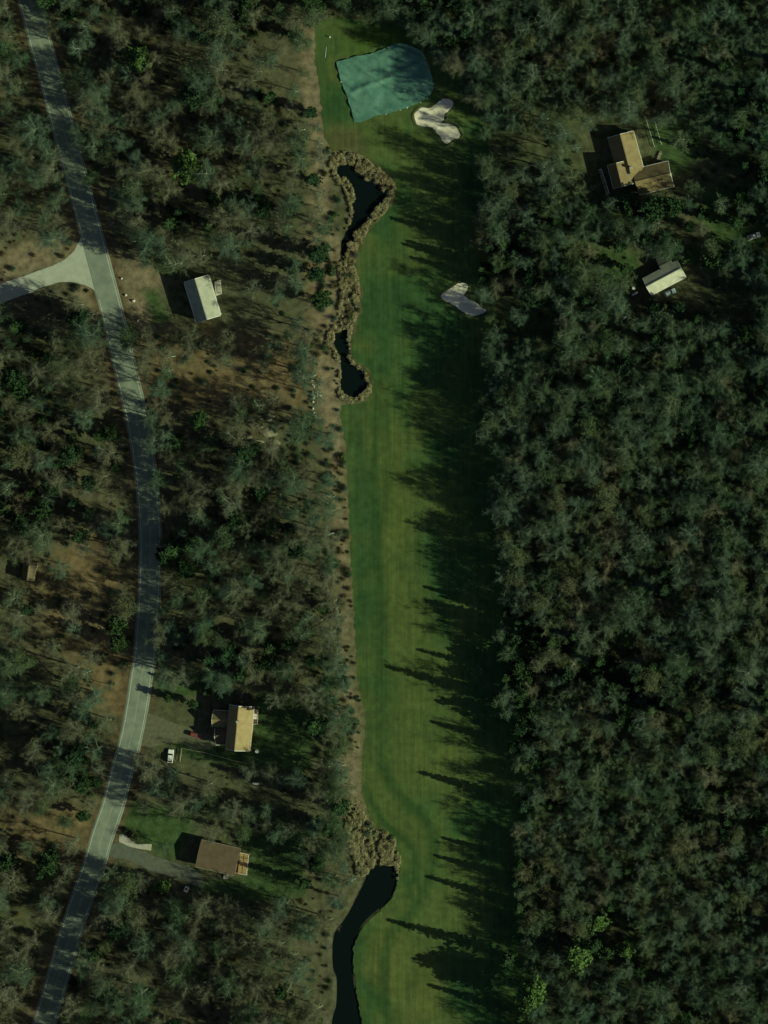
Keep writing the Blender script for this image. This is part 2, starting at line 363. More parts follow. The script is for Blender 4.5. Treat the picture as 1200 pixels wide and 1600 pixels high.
# ------------------------------------------------------------------ roads
ma, N, L, b = new_mat('worn_asphalt', 0.9, 0.2)
t = noise(N, L, 0.25, 6); t2 = noise(N, L, 5.0, 5)
r = ramp(N, [(.3, (.155, .19, .145)), (.7, (.245, .275, .205))]); L.new(t.outputs['Fac'], r.inputs['Fac'])
r2 = ramp(N, [(.3, (.8,)*3), (.7, (1.15,)*3)]); L.new(t2.outputs['Fac'], r2.inputs['Fac'])
L.new(mix(N, L, 1, r.outputs['Color'], r2.outputs['Color'], 'MULTIPLY'), b.inputs['Base Color']); bump(N, L, b, t2.outputs['Fac'], .2, .02); M['asphalt'] = ma
M['gravelroad'] = simple('pale_side_road', (.38,.40,.31), .14, .4, .95)
M['paint'] = simple('road_paint', (.60,.60,.50), .3, 1.5, .7)
M['yellow'] = simple('centre_paint', (.36,.36,.24), .3, 1.5, .7)
def offset_line(c, d):
    t = np.gradient(c, axis=0); t /= np.hypot(t[:, 0], t[:, 1])[:, None]
    return c+np.stack([-t[:, 1], t[:, 0]], 1)*d
def ribbon(name, c, d0, d1, z, mat, parent=None, skirt=0.0):
    A, B = offset_line(c, d0), offset_line(c, d1); n = len(c)
    V = [(*p, z) for p in A]+[(*p, z) for p in B]; F = [(i, i+1, n+i+1, n+i) for i in range(n-1)]
    if skirt:
        A2, B2 = offset_line(c, d0-skirt), offset_line(c, d1+skirt)
        V += [(*p, -.05) for p in A2]+[(*p, -.05) for p in B2]
        F += [(2*n+i, 2*n+i+1, i+1, i) for i in range(n-1)]+[(n+i, n+i+1, 3*n+i+1, 3*n+i) for i in range(n-1)]
    me = mesh_np(name, V, F, mat)
    if me.polygons[0].normal.z < 0: me.flip_normals()
    return link(bpy.data.objects.new(name, me), parent)
o, _ = sheet('side_road', jag(side, .25, 1.0, 12), 0.055, M['gravelroad'], 3.0); tag(o, 'pale worn side road joining from the left', None, None, 'structure')
road = ribbon('main_road', road_c, -4.15, 4.15, 0.09, M['asphalt'], None, 0.7); tag(road, 'grey two lane road curving down the left side', None, None, 'structure')
ry = 800-road_c[:, 1]/S
ribbon('edge_line', road_c, 3.52, 3.67, 0.102, M['paint'], road)
ribbon('edge_line', road_c[ry < 372], -3.67, -3.52, 0.102, M['paint'], road)
ribbon('edge_line', road_c[ry > 462], -3.67, -3.52, 0.102, M['paint'], road)
for a, bb in ((ry < 372, 0), (ry > 480, 0)):
    for d in (-.16, .06): ribbon('centre_line', road_c[a], d, d+.10, 0.102, M['yellow'], road)

# driveways
M['drive_grey'] = simple('grey_driveway', (.105,.115,.085), .2, .6, .95)
M['drive_tan'] = simple('tan_gravel_drive', (.115,.115,.066), .25, .8, .95)
for q, mt, lb in (([(222,1112),(250,1120),(300,1140),(335,1150),(345,1165),(318,1172),(268,1160),(232,1168),(216,1162)], 'drive_tan', 'tan gravel drive between the road and the gabled house'),
              ([(176,1316),(200,1320),(245,1340),(300,1356),(318,1372),(312,1388),(290,1376),(240,1362),(196,1342),(166,1336)], 'drive_grey', 'grey driveway running from the road to the brown roofed house')):
    o, _ = sheet('driveway', jag(poly(q), .5, .9, 31), 0.035, M[mt], 2.5); tag(o, lb, None, None, 'structure')

# ------------------------------------------------------------------ bunkers
M['sand'] = simple('pale_bunker_sand', (.68,.62,.46), .16, .4, .95, .1, 0, .5)
M['lip'] = simple('rough_grass_lip', (.07,.09,.03), .4, 2.0, .95)
for q, lb in ((BUNK1, 'pale three lobed sand bunker beside the teal cover'), (BUNK2, 'pale triangular sand bunker in the shade right of the fairway')):
    pol = np.array([G(p) for p in catmull(q, 4, True)])
    c = pol.mean(0); root = empty('sand_bunker', (c[0], c[1], 0)); tag(root, lb, 'bunker', 'sand bunkers by the fairway')
    inner = jag(pol, .5, .6, 3)
    o, V = sheet('sand', inner, .05, M['sand'], .9, lambda V: .35*sstep(-2.4, -.2, sdist(V, inner))*(.2+fbm(V[:, 0], V[:, 1], .5, 5))-0.0)
    o.parent = root; o.location = (-c[0], -c[1], 0)
    outer = jag(grow(pol, .55), .2, .7, 7); n1 = len(pol)
    # raised turf rim
    mb = MB(); ins = grow(pol, .06); mid = grow(pol, .5); out = grow(pol, 1.3)
    k = len(pol); rows = [(ins, .25), (mid, .46), (out, .02)]
    V = [(p[0]-c[0], p[1]-c[1], z) for R_, z in rows for p in R_]
    mb.add(V, [(r_*k+i, r_*k+(i+1) % k, (r_+1)*k+(i+1) % k, (r_+1)*k+i) for r_ in range(2) for i in range(k)])
    mb.build('turf_rim', M['lip'], root, True)

# ------------------------------------------------------------------ trees: prototypes
def cones(P0, P1, R0, R1=None, n=3, rng=RNG):
    """prisms (R1 given) or pointed twigs between point pairs"""
    P0, P1 = np.asarray(P0, float), np.asarray(P1, float); m = len(P0)
    d = P1-P0; d /= np.linalg.norm(d, axis=1)[:, None]+1e-9
    a = np.where(np.abs(d[:, 2:3]) < .9, np.array([[0, 0, 1.]]), np.array([[1., 0, 0]]))
    u = np.cross(d, a); u /= np.linalg.norm(u, axis=1)[:, None]; w = np.cross(d, u)
    R0 = np.broadcast_to(np.asarray(R0, float), (m,)); th = rng.random(m)*6.28
    A = [P0+(u*np.cos(th+6.2832*i/n)[:, None]+w*np.sin(th+6.2832*i/n)[:, None])*R0[:, None] for i in range(n)]
    if R1 is None:
        V = np.stack(A+[P1], 1).reshape(-1, 3); k = n+1
        T = np.array([[i, (i+1) % n, n] for i in range(n)])
    else:
        R1 = np.broadcast_to(np.asarray(R1, float), (m,))
        B = [P1+(u*np.cos(th+6.2832*i/n)[:, None]+w*np.sin(th+6.2832*i/n)[:, None])*R1[:, None] for i in range(n)]
        V = np.stack(A+B, 1).reshape(-1, 3); k = 2*n
        T = np.array([t for i in range(n) for t in ([i, (i+1) % n, n+(i+1) % n], [i, n+(i+1) % n, n+i])])
    return V, (T[None]+(np.arange(m)*k)[:, None, None]).reshape(-1, 3)
def soup(parts):
    V, T, o = [], [], 0
    for v, t in parts: V.append(v); T.append(t+o); o += len(v)
    return np.concatenate(V), np.concatenate(T)
def blades(P, size, rng, flat=.5):
    """leaf-sized triangles around points"""
    m = len(P); a = rng.normal(size=(m, 3)); a[:, 2] *= flat; a /= np.linalg.norm(a, axis=1)[:, None]
    b = rng.normal(size=(m, 3)); b -= a*(a*b).sum(1)[:, None]; b /= np.linalg.norm(b, axis=1)[:, None]
    s = (size*(.6+.8*rng.random(m)))[:, None]
    V = np.stack([P-a*s*.5, P+b*s*.42, P+a*s*.7, P-b*s*.42], 1).reshape(-1, 3)
    T = np.array([[0, 1, 2], [0, 2, 3]])[None]+(np.arange(m)*4)[:, None, None]
    return V, T.reshape(-1, 3)
def unit(v): return v/(np.linalg.norm(v, axis=-1, keepdims=True)+1e-9)
def broad_tree(seed, H, R, ntw=8, nbr=7, limbs=10, leaf=None, nleaf=0, tw_r=.035, sub=2):
    rng = np.random.default_rng(seed)
    # trunk and limbs
    k = 7; zz = np.linspace(0, .72*H, k); wob = np.cumsum(rng.normal(0, .12, (k, 2)), 0); wob[0] = 0
    tr = np.column_stack([wob, zz]); rad = np.linspace(.0145*H, .0022*H, k)
    wood = [cones(tr[:-1], tr[1:], rad[:-1], rad[1:], 6, rng)]
    L0, L1, LR, br0, br1 = [], [], [], [], []
    wide = []; lim = []
    for i in range(limbs):
        u = .36+.62*(i/(limbs-1)); s = np.array([np.interp(u*.72*H, zz, tr[:, 0]), np.interp(u*.72*H, zz, tr[:, 1]), u*.72*H])
        az = i*2.4+rng.normal(0, .35); rr = R*(.55+.45*rng.random())*(1.0-.35*u*u)
        e = np.array([s[0]+rr*math.cos(az), s[1]+rr*math.sin(az), s[2]+(.18+.16*rng.random())*H*(.7+.3*u)])
        m = s*.5+e*.5+np.array([0, 0, -.03*H])+rng.normal(0, .25, 3)
        ts = np.linspace(0, 1, 6)[:, None]; C = (1-ts)**2*s+2*ts*(1-ts)*m+ts**2*e; C[1:-1] += rng.normal(0, .12, (4, 3))
        lim.append(C); r0 = .0062*H*(1.1-.5*u); rs = np.linspace(r0, r0*.3, 6)
        wood.append(cones(C[:-1], C[1:], rs[:-1], rs[1:], 4, rng))
    top = np.array([tr[-1], tr[-1]+np.array([rng.normal(0, .4), rng.normal(0, .4), .22*H])])
    wood.append(cones(top[:1], top[1:], rad[-1], .02, 4, rng)); lim.append(np.linspace(top[0], top[1], 6))
    B0, B1 = [], []
    for C in lim:
        for j in range(nbr):
            t = .3+.7*rng.random(); q = t*5; i0 = min(4, int(q)); p = C[i0]+(C[i0+1]-C[i0])*(q-i0)
            d = unit(unit(C[i0+1]-C[i0])*.7+rng.normal(0, .65, 3)+np.array([0, 0, .35])); B0.append(p); B1.append(p+d*R*(.22+.24*rng.random()))
    B0, B1 = np.array(B0), np.array(B1)
    wood.append(cones(B0, B1, .04, .016, 3, rng)); crown = []
    m = len(B0); idx = np.repeat(np.arange(m), ntw); t = .15+.85*rng.random(len(idx)); p = B0[idx]+(B1-B0)[idx]*t[:, None]
    d = unit(unit((B1-B0)[idx])*.8+rng.normal(0, .6, (len(idx), 3))+np.array([0, 0, .2])); ln = .7+1.0*rng.random(len(idx))
    q = p+d*ln[:, None]; crown.append(cones(p, q, tw_r, None, 3, rng))
    ends = [q]
    for _ in range(sub):
        t = .25+.6*rng.random(len(idx)); a = p+(q-p)*t[:, None]; e = a+unit(d+rng.normal(0, .7, d.shape))*(.4+.7*rng.random(len(idx)))[:, None]
        crown.append(cones(a, e, tw_r*.8, None, 3, rng)); ends.append(e)
    if leaf:
        E = np.concatenate(ends); I = rng.integers(0, len(E), nleaf); crown.append(blades(E[I]+rng.normal(0, .28, (nleaf, 3)), leaf, rng))
    return soup(wood), soup(crown)
def conifer(seed, H, R, droop=.18):
    rng = np.random.default_rng(seed)
    zz = np.linspace(0, H*.985, 8); tr = np.column_stack([rng.normal(0, .04, (8, 2)), zz]); rad = np.linspace(.014*H, .02, 8)
    wood = [cones(tr[:-1], tr[1:], rad[:-1], rad[1:], 6, rng)]
    z = .14*H; b0, b1, spr = [], [], []
    while z < .985*H:
        f = 1-z/H; n = 6 if f > .2 else 5
        for i in range(n):
            az = rng.random()*6.28; ln = R*(f**.85)*(.75+.45*rng.random())*(1.0 if z > .25*H else .6+.4*rng.random())+.15
            s = np.array([0, 0, z+rng.normal(0, .1)]); e = s+np.array([math.cos(az)*ln, math.sin(az)*ln, ln*(.12-droop*rng.random()*2)])
            b0.append(s); b1.append(e)
            k = max(3, int(ln*4.2)); t = np.linspace(.2, 1, k)[:, None]; spr.append(s+(e-s)*t+rng.normal(0, .16, (k, 3)))
        z += .034*H*(.6+.5*f)
    crown = [cones(b0, b1, .035, .012, 3, rng)]
    P = np.concatenate(spr); crown.append(blades(P, .75, rng, .3)); crown.append(blades(P+rng.normal(0, .22, P.shape), .6, rng, .35))
    return soup(wood), soup(crown)
def white_pine(seed, H, R):
    (w, c) = broad_tree(seed, H, R, ntw=5, nbr=6, limbs=11, leaf=.62, nleaf=3400, sub=1); return w, c
PROTO = {}
def proto(key, kind, wc, bark, fol):
    (wv, wt), (cv, ct) = wc
    PROTO[key] = (mesh_tris(key+'_trunk', wv, wt, M[bark]), mesh_tris(key+'_crown', cv, ct, M[fol]), kind, float(cv[:, 2].max()))
for i, (H, R) in enumerate(((20, 5.2), (22, 5.9), (18, 4.8), (21, 5.4), (17, 5.5), (23, 5.6))):
    proto('bare%d' % i, 'bare', broad_tree(100+i, H, R, ntw=11, nbr=10, limbs=11+i % 3, tw_r=.022, sub=3), 'bark', 'twig')
for i, (H, R) in enumerate(((19, 5.3), (21, 5.6), (17, 5.0))):
    proto('oak%d' % i, 'oak', broad_tree(130+i, H, R, ntw=10, nbr=9, limbs=11, tw_r=.022, sub=3), 'bark', 'twig_brown')
for i, (H, R) in enumerate(((17, 4.4), (19, 4.8), (15, 3.9))):
    proto('leafy%d' % i, 'leafy', broad_tree(200+i, H, R, ntw=6, nbr=8, limbs=11, leaf=.26, nleaf=4200, sub=2), 'bark', 'leafy')
for i, (H, R) in enumerate(((23, 3.4), (20, 3.2), (25, 3.8))):
    proto('conifer%d' % i, 'conifer', conifer(300+i, H, R), 'pinebark', 'pine')
for i, (H, R) in enumerate(((18, 4.2), (15, 3.6))):
    proto('pine%d' % i, 'pine', white_pine(400+i, H, R), 'pinebark', 'pine')
proto('fresh0', 'fresh', white_pine(450, 12, 3.4), 'pinebark', 'fresh')
proto('birch0', 'birch', broad_tree(500, 17, 3.6, ntw=7, nbr=7, limbs=9), 'birch', 'twig')
proto('birch1', 'birch', broad_tree(501, 19, 3.8, ntw=7, nbr=7, limbs=9), 'birch', 'twig')
KEYS = list(PROTO); BYK = {}
for k_ in KEYS: BYK.setdefault(PROTO[k_][2], []).append(k_)

# ------------------------------------------------------------------ where trees grow
NOTREE = [poly(q) for q in (
    [(480,28),(520,18),(560,22),(600,26),(640,35),(690,80),(730,140),(752,200),(757,300),(755,400),(765,520),(765,620),(768,740),(784,850),(792,960),(800,1080),(812,1200),(818,1350),(822,1500),(828,1900),
     (500,1900),(522,1620),(520,1480),(560,1400),(562,1350),(548,1280),(550,1200),(548,1080),(536,950),(526,800),(520,690),(505,640),(500,560),(515,480),(508,400),(515,330),(508,240),(490,150)],
    [(905,198),(945,188),(1000,180),(1062,195),(1078,260),(1066,312),(1010,322),(935,312),(905,275)],
    [(990,400),(1060,388),(1095,420),(1085,455),(1040,478),(985,470)],
    [(183,412),(235,412),(300,412),(350,415),(372,470),(352,508),(290,520),(215,520),(190,470)],
    [(222,1068),(300,1050),(345,1062),(420,1078),(488,1108),(484,1200),(390,1196),(285,1204),(240,1195),(205,1150)],
    [(170,1300),(195,1252),(300,1270),(330,1300),(372,1302),(474,1308),(474,1402),(400,1408),(330,1400),(280,1395),(240,1372),(160,1345)],
    [(10,870),(62,865),(75,915),(5,925)],
    [(480,590),(500,590),(500,660),(480,660)],
    [(0,380),(120,372),(140,400),(150,455),(105,455),(60,465),(0,480),(-260,570),(-260,510)])]
SPARSE = [(poly(q), f) for q, f in (
    ([(90,830),(205,820),(212,1000),(200,1110),(150,1110),(90,1000),(40,960)], .38), ([(0,1240),(60,1235),(150,1270),(130,1340),(60,1350),(0,1330)], .35),
    ([(1030,80),(1085,90),(1090,180),(1010,200),(1000,150)], .2),
    ([(1060,190),(1200,240),(1200,400),(1100,400),(1080,330)], .12), ([(880,180),(1000,165),(1100,180),(1090,330),(920,330),(880,280)], .2), ([(890,385),(1000,390),(1000,450),(900,450)], .3), ([(240,1250),(300,1250),(300,1290),(200,1290)], .15))]
def free(P, margin=0.0):
    ok = np.ones(len(P), bool)
    for q in NOTREE: ok &= sdist(P, q) > margin
    ok &= (dist_line(P, road_c) > 6.3) & (pond_depth(P) > 3.0)
    return ok
def scatter(spacing, lo, hi, seed, dens=None):
    r = np.random.default_rng(seed); n = int((hi[0]-lo[0])*(hi[1]-lo[1])/(spacing**2)*4.5)
    P = np.stack([r.uniform(lo[0], hi[0], n), r.uniform(lo[1], hi[1], n)], 1)
    P = P[free(P)]
    if dens is not None: P = P[r.random(len(P)) < dens(P)]
    grid = {}; out = []
    for x, y in P:
        i, j = int(x//spacing), int(y//spacing); good = True
        for a in (-1, 0, 1):
            for c in (-1, 0, 1):
                for q in grid.get((i+a, j+c), ()):
                    if (q[0]-x)**2+(q[1]-y)**2 < spacing*spacing: good = False
        if good: grid.setdefault((i, j), []).append((x, y)); out.append((x, y))
    return np.array(out)
LIGHT = [(690,196,9,46,.12), (724,470,9,42,.1), (415,682,7,32,.4), (267,1181,3.5,30,.25), (1040,433,9,40,.06), (318,465,9,36,.12), (985,250,10,36,.25), (1178,369,7,34,.05), (375,1140,10,36,.3), (345,1340,8,34,.3), (1047,275,6,30,.4)]
def dens(P):
    d = np.ones(len(P))
    for q, f in SPARSE: d = np.where(inside(P, q), f*.85, d)
    for (x, y, hw, ln, keep) in LIGHT:
        c0 = np.array(G((x, y))); v = P-c0; u = np.array([math.cos(SUN_AZ), math.sin(SUN_AZ)]); al = v@u; ac = np.abs(v[:, 0]*u[1]-v[:, 1]*u[0])
        d = np.where((al > -2) & (al < ln) & (ac < hw), d*keep*.22, d)
    rd = dist_line(P, road_c); d = np.where((rd < 15) & (P[:, 0] > np.interp(P[:, 1], road_c[::-1, 1], road_c[::-1, 0])), d*np.where(P[:, 1] < -142, 1.0, (.30+.55*sstep(.42, .58, vnoise(P[:, 0], P[:, 1], .05, 17)))), d)
    west = P[:, 0] < -20
    gaps = fbm(P[:, 0], P[:, 1], .045, 71)
    return np.where(west, d*.27*sstep(.28, .46, gaps), d*sstep(.16, .34, gaps))
TP = scatter(4.0, (-200, -285), (215, 245), 5, dens)
px_, py_ = 600+TP[:, 0]/S, 800-TP[:, 1]/S
r_ = np.random.default_rng(9)
ever = fbm(TP[:, 0], TP[:, 1], .03, 55)
tree_list = []           # (key, x, y, rot, scale, special label)
SPECIAL = [  # plan position of the crown, key, scale, label
    (218,92,'fresh0',1.05,'bright green evergreen in the dark upper left woods'), (290,262,'fresh0',1.2,'bright green evergreen above the long grey roofed house'),
    (905,1490,'fresh0',1.15,'bright yellow green evergreen low in the right hand woods'), (830,1555,'fresh0',1.3,'bright yellow green evergreen at the foot of the wood edge by the fairway'),
    (937,1440,'fresh0',.8,'small bright green evergreen near the bottom right clearing shadow'), (978,1483,'fresh0',.75,'small bright green evergreen right of the yellow green one near the bottom'),
    (310,657,'fresh0',.7,'small bright green evergreen beside the dark tree gap left of the rock ledge'), (1078,400,'fresh0',.6,'small bright green evergreen behind the cream roofed bungalow'),
    (980,1000,'fresh0',.55,'small bright green evergreen deep in the right hand woods'),
    (255,1385,'fresh0',.6,'bright green bush like evergreen beside the grey driveway'),
    (775,1098,'conifer2',.92,'tall conifer casting the lone spire shadow across mid fairway'), (818,1262,'conifer1',1.08,'tall conifer casting the pointed shadow above the fairway bend'),
    (792,1502,'conifer2',1.0,'tall conifer casting the longest spire shadow near the bottom of the fairway'), (790,1060,'conifer0',.8,'tall conifer at the wood edge just above the mid fairway spire tree'),
    (812,1420,'conifer0',.85,'tall conifer at the wood edge level with the dark stream head'), (815,1590,'conifer0',.85,'tall conifer at the bottom of the wood edge'), (806,1380,'conifer1',.85,'conifer at the wood edge right of the reed bed by the stream'),
    (800,1170,'conifer1',.85,'conifer at the wood edge between the two upper spire trees'),
    (322,1082,'conifer1',.62,'dark conifer shading the front of the gabled house'), (343,1088,'conifer0',.5,'dark conifer touching the gabled house roof'), (300,1100,'pine1',.5,'dark bushy evergreen left of the gabled house'), (335,1070,'pine1',.55,'dark bushy evergreen above the gabled house'), (262,1090,'pine1',.4,'small dark evergreen between the road and the gabled house'),
    (258,1325,'bare4',.62,'small bare tree on the lawn left of the brown roof'), (352,1272,'bare1',.72,'broad pale bare tree above the brown roofed house'), (388,1278,'bare4',.9,'broad pale bare tree above the deck of the brown roofed house'), (415,1268,'bare3',.72,'bare tree right of the broad pale one above the deck'),
    (268,1212,'bare0',.85,'dark bare tree beside the white parked car'), (405,635,'birch1',1.0,'pale trunked birch beside the rock ledge'), (430,668,'birch0',.9,'pale trunked birch right of the rock ledge'),
    (1020,330,'pine0',1.2,'dark evergreen shading the yard below the tan roofed house'), (985,325,'pine1',1.2,'dark evergreen below the deck of the tan roofed house'), (1050,325,'pine0',1.0,'dark evergreen below the east wing of the tan roofed house'),
    (1062,480,'pine0',.6,'dark evergreen at the lower side of the cream roofed bungalow'), (1112,408,'pine1',1.0,'dark evergreen right of the cream roofed bungalow'), (1083,296,'bare4',.8,'bare tree shading the east wing of the tan roofed house'), (1020,480,'pine1',.8,'dark evergreen below the cream roofed bungalow'),
]
for x, y, k, s, lb in SPECIAL:
    if k == 'fresh0': s *= 1.3
    h = PROTO[k][3]*s*.62; q = W(x, y, h); tree_list.append((k, q[0], q[1], rnd.random()*6.28, s, lb))
sp = np.array([(t[1], t[2]) for t in tree_list]); spr_ = np.array([6.0 if t[0] == 'fresh0' else 4.2 for t in tree_list])
for i, (x, y) in enumerate(TP):
    if np.min(np.hypot(sp[:, 0]-x, sp[:, 1]-y)-spr_) < 0: continue
    u = r_.random(); px, py = px_[i], py_[i]; e = ever[i]
    southeast = px > 780 and py > 1150
    pe = .04+.5*max(0, e-.56)*3; pl = .08+(.12 if southeast else 0)
    if px > 760 and px < 850 and py > 900: pe += .10
    if u < pe: kind = 'conifer' if r_.random() < (.65 if px > 740 else .35) else 'pine'
    elif u < pe+pl: kind = 'leafy'
    elif u < pe+pl+.05: kind = 'birch'
    else: kind = 'oak' if r_.random() < (.55 if px < 560 else .12) else 'bare'
    s = float(np.clip(r_.normal(.92, .22), .45, 1.4)) if px < 600 else float(np.clip(r_.normal(.92, .13), .55, 1.25))
    if southeast: s *= .84
    if 740 < px < 850: s = min(s, 1.02 if kind != 'conifer' else .82)
    if kind == 'pine': s *= .85
    tree_list.append((BYK[kind][int(r_.integers(len(BYK[kind])))], x, y, float(r_.random()*6.28), s, None))

LAND = [((600,130), 'the teal ground cover'), ((685,187), 'the three lobed bunker'), ((722,468), 'the triangular bunker'), ((565,300), 'the hooked pond'), ((552,590), 'the pear shaped pond'), ((565,1440), 'the dark stream'),
        ((985,260), 'the tan roofed house'), ((1042,435), 'the cream roofed bungalow'), ((315,465), 'the long grey roof'), ((370,1140), 'the gabled house'), ((345,1340), 'the brown roofed house'), ((43,890), 'the woodland shed'), ((410,680), 'the rock ledge'), ((140,410), 'the road junction'),
        ((1180,370), 'the parked pickup'), ((625,1050), 'the mid fairway spire shadow'), ((668,1222), 'the pointed shadow at the bend'), ((650,1460), 'the longest spire shadow'), ((600,850), 'the middle of the fairway'),
        ((1200,0), 'the top right corner'), ((1200,800), 'the right edge middle'), ((1200,1600), 'the bottom right corner'), ((0,0), 'the top left corner'), ((0,1600), 'the bottom left corner'), ((1000,1200), 'the heart of the right hand woods')]
ORD = ['nearest', 'second nearest', 'third nearest', 'fourth nearest', 'fifth nearest', 'sixth nearest', 'seventh nearest', 'eighth nearest', 'ninth nearest', 'tenth nearest'] + ['%s nearest' % w for w in 'eleventh twelfth thirteenth fourteenth fifteenth sixteenth seventeenth eighteenth nineteenth twentieth'.split()]
LOOK = {'oak': ('bare_oak_tree', 'brownish bare tree', 'tree', 'brownish bare trees of the woods'), 'bare': ('bare_tree', 'greyish bare tree', 'tree', 'bare trees of the woods'), 'leafy': ('leafy_tree', 'olive leafy tree', 'tree', 'late leafed trees of the woods'), 'birch': ('birch_tree', 'white trunked tree', 'birch', 'white trunked trees of the woods'),
        'conifer': ('conifer_tree', 'dark green conifer', 'conifer', 'conifers of the woods'), 'pine': ('pine_tree', 'dark bushy pine', 'pine', 'pines of the woods'), 'fresh': ('evergreen_tree', 'bright evergreen', 'evergreen', 'bright evergreens')}
def crown_px(t):
    h = PROTO[t[0]][3]*t[4]*.75; return PX(t[1], t[2], h)
vis = [t for t in tree_list if -5 < crown_px(t)[0] < 1205 and -5 < crown_px(t)[1] < 1605]
CAP = {'bare': 200, 'oak': 150, 'leafy': 150, 'conifer': 150, 'pine': 110, 'birch': 100, 'fresh': 60}
chosen = set()
for kd, cap in CAP.items():
    c = [t for t in vis if PROTO[t[0]][2] == kd]
    c.sort(key=lambda t: (t[5] is None, -t[4]*PROTO[t[0]][3])); chosen |= {id(t) for t in c[:cap]}
buckets = {}
for t in tree_list:
    if id(t) in chosen and t[5] is None:
        cp = crown_px(t); j = min(range(len(LAND)), key=lambda q: (LAND[q][0][0]-cp[0])**2+(LAND[q][0][1]-cp[1])**2)
        dx, dy = cp[0]-LAND[j][0][0], cp[1]-LAND[j][0][1]; a = int(round(math.degrees(math.atan2(-dy, dx))/45)) % 8
        buckets.setdefault((PROTO[t[0]][2], j, a), []).append((math.hypot(dx, dy), t))
DIRW = ['right of', 'up and right of', 'above', 'up and left of', 'left of', 'down and left of', 'below', 'down and right of']
auto_label = {}
for (kd, j, a), lst in buckets.items():
    lst.sort(key=lambda q: q[0])
    for n_, (_, t) in enumerate(lst):
        auto_label[id(t)] = '%s, %s %s %s' % (LOOK[kd][1], ORD[min(n_, len(ORD)-1)], DIRW[a], LAND[j][1])
rest = []; first = {}
for t in tree_list:
    key, x, y, rot, s, lb = t
    if id(t) not in chosen: rest.append(t); continue
    nm, _, cat, grp = LOOK[PROTO[key][2]]
    root = empty(nm, (x, y, -.05), rot, s); tag(root, lb or auto_label[id(t)], cat, grp)
    a = link(bpy.data.objects.new('trunk', PROTO[key][0]), root); c = link(bpy.data.objects.new('crown', PROTO[key][1]), root)
    first.setdefault(key, (a, c))

# ------------------------------------------------------------------ masses instanced on points (the rest of the wood, scrub, reeds)
def stuff_on_points(name, pts, kinds, rots, scales, sources, label):
    me = bpy.data.meshes.new(name); me.from_pydata([tuple(p) for p in pts], [], [])
    for nm, ty, dat in (('kind_index', 'INT', kinds), ('turn', 'FLOAT', rots), ('size', 'FLOAT', scales)):
        at = me.attributes.new(nm, ty, 'POINT'); at.data.foreach_set('value', np.asarray(dat, np.int32 if ty == 'INT' else np.float32))
    o = link(bpy.data.objects.new(name, me)); tag(o, label, None, None, 'stuff')
    ng = bpy.data.node_groups.new(name, 'GeometryNodeTree')
    ng.interface.new_socket('Geometry', in_out='INPUT', socket_type='NodeSocketGeometry'); ng.interface.new_socket('Geometry', in_out='OUTPUT', socket_type='NodeSocketGeometry')
    n, l = ng.nodes, ng.links; gi, go, jn = n.new('NodeGroupInput'), n.new('NodeGroupOutput'), n.new('GeometryNodeJoinGeometry')
    def attr(nm, ty):
        a = n.new('GeometryNodeInputNamedAttribute'); a.data_type = ty; a.inputs['Name'].default_value = nm; return [s for s in a.outputs if s.enabled and s.name == 'Attribute'][0]
    ki, tu, si = attr('kind_index', 'INT'), attr('turn', 'FLOAT'), attr('size', 'FLOAT')
    cx = n.new('ShaderNodeCombineXYZ'); l.new(tu, cx.inputs['Z'])
    eu = n.new('FunctionNodeEulerToRotation'); l.new(cx.outputs[0], eu.inputs[0])
    sv = n.new('ShaderNodeCombineXYZ')
    for q in range(3): l.new(si, sv.inputs[q])
    for k, srcs in enumerate(sources):
        cm = n.new('FunctionNodeCompare'); cm.data_type = 'INT'; cm.operation = 'EQUAL'
        l.new(ki, [s for s in cm.inputs if s.enabled][0]); [s for s in cm.inputs if s.enabled][1].default_value = k
        for ob in srcs:
            oi = n.new('GeometryNodeObjectInfo'); oi.transform_space = 'ORIGINAL'; oi.inputs['Object'].default_value = ob; oi.inputs['As Instance'].default_value = True
            ip = n.new('GeometryNodeInstanceOnPoints'); l.new(gi.outputs[0], ip.inputs['Points']); l.new(cm.outputs[0], ip.inputs['Selection'])
            l.new(oi.outputs['Geometry'], ip.inputs['Instance']); l.new(eu.outputs[0], ip.inputs['Rotation']); l.new(sv.outputs[0], ip.inputs['Scale'])
            l.new(ip.outputs[0], jn.inputs[0])
    l.new(jn.outputs[0], go.inputs[0])
    md = o.modifiers.new('scatter', 'NODES'); md.node_group = ng
    return o
fk = list(first)
rest = [t for t in rest if t[0] in first]
stuff_on_points('woodland', [(t[1], t[2], -.05) for t in rest], [fk.index(t[0]) for t in rest], [t[3] for t in rest], [t[4] for t in rest], [first[k] for k in fk], 'dense mass of bare woodland on both sides of the fairway')

# undergrowth sources are the first plants of each kind
def bush(seed, R, H, n, leaf=None):
    rng = np.random.default_rng(seed); a = rng.random(n)*6.28; b = rng.random(n)
    base = np.column_stack([np.cos(a), np.sin(a), np.zeros(n)])*(R*.35*rng.random(n))[:, None]
    tip = np.column_stack([np.cos(a)*R*b, np.sin(a)*R*b, H*(.5+.5*rng.random(n))*np.sqrt(1-.7*b*b)]); tip += rng.normal(0, .12, tip.shape); tip[:, 2] = np.maximum(tip[:, 2], .15)
    base[:, 2] = -.05
    P = [cones(base, tip, .025, None, 3, rng)]
    for _ in range(3):
        t = .35+.6*rng.random(n); p = base+(tip-base)*t[:, None]; q = p+rng.normal(0, .45, p.shape)*R*.42; q[:, 2] = np.maximum(q[:, 2], .1); P.append(cones(p, q, .018, None, 3, rng))
    if leaf:
        t = .55+.5*rng.random(n*2); i = np.tile(np.arange(n), 2); P.append(blades(base[i]+(tip-base)[i]*t[:, None]+rng.normal(0, .1, (2*n, 3)), leaf, rng))
    return soup(P)
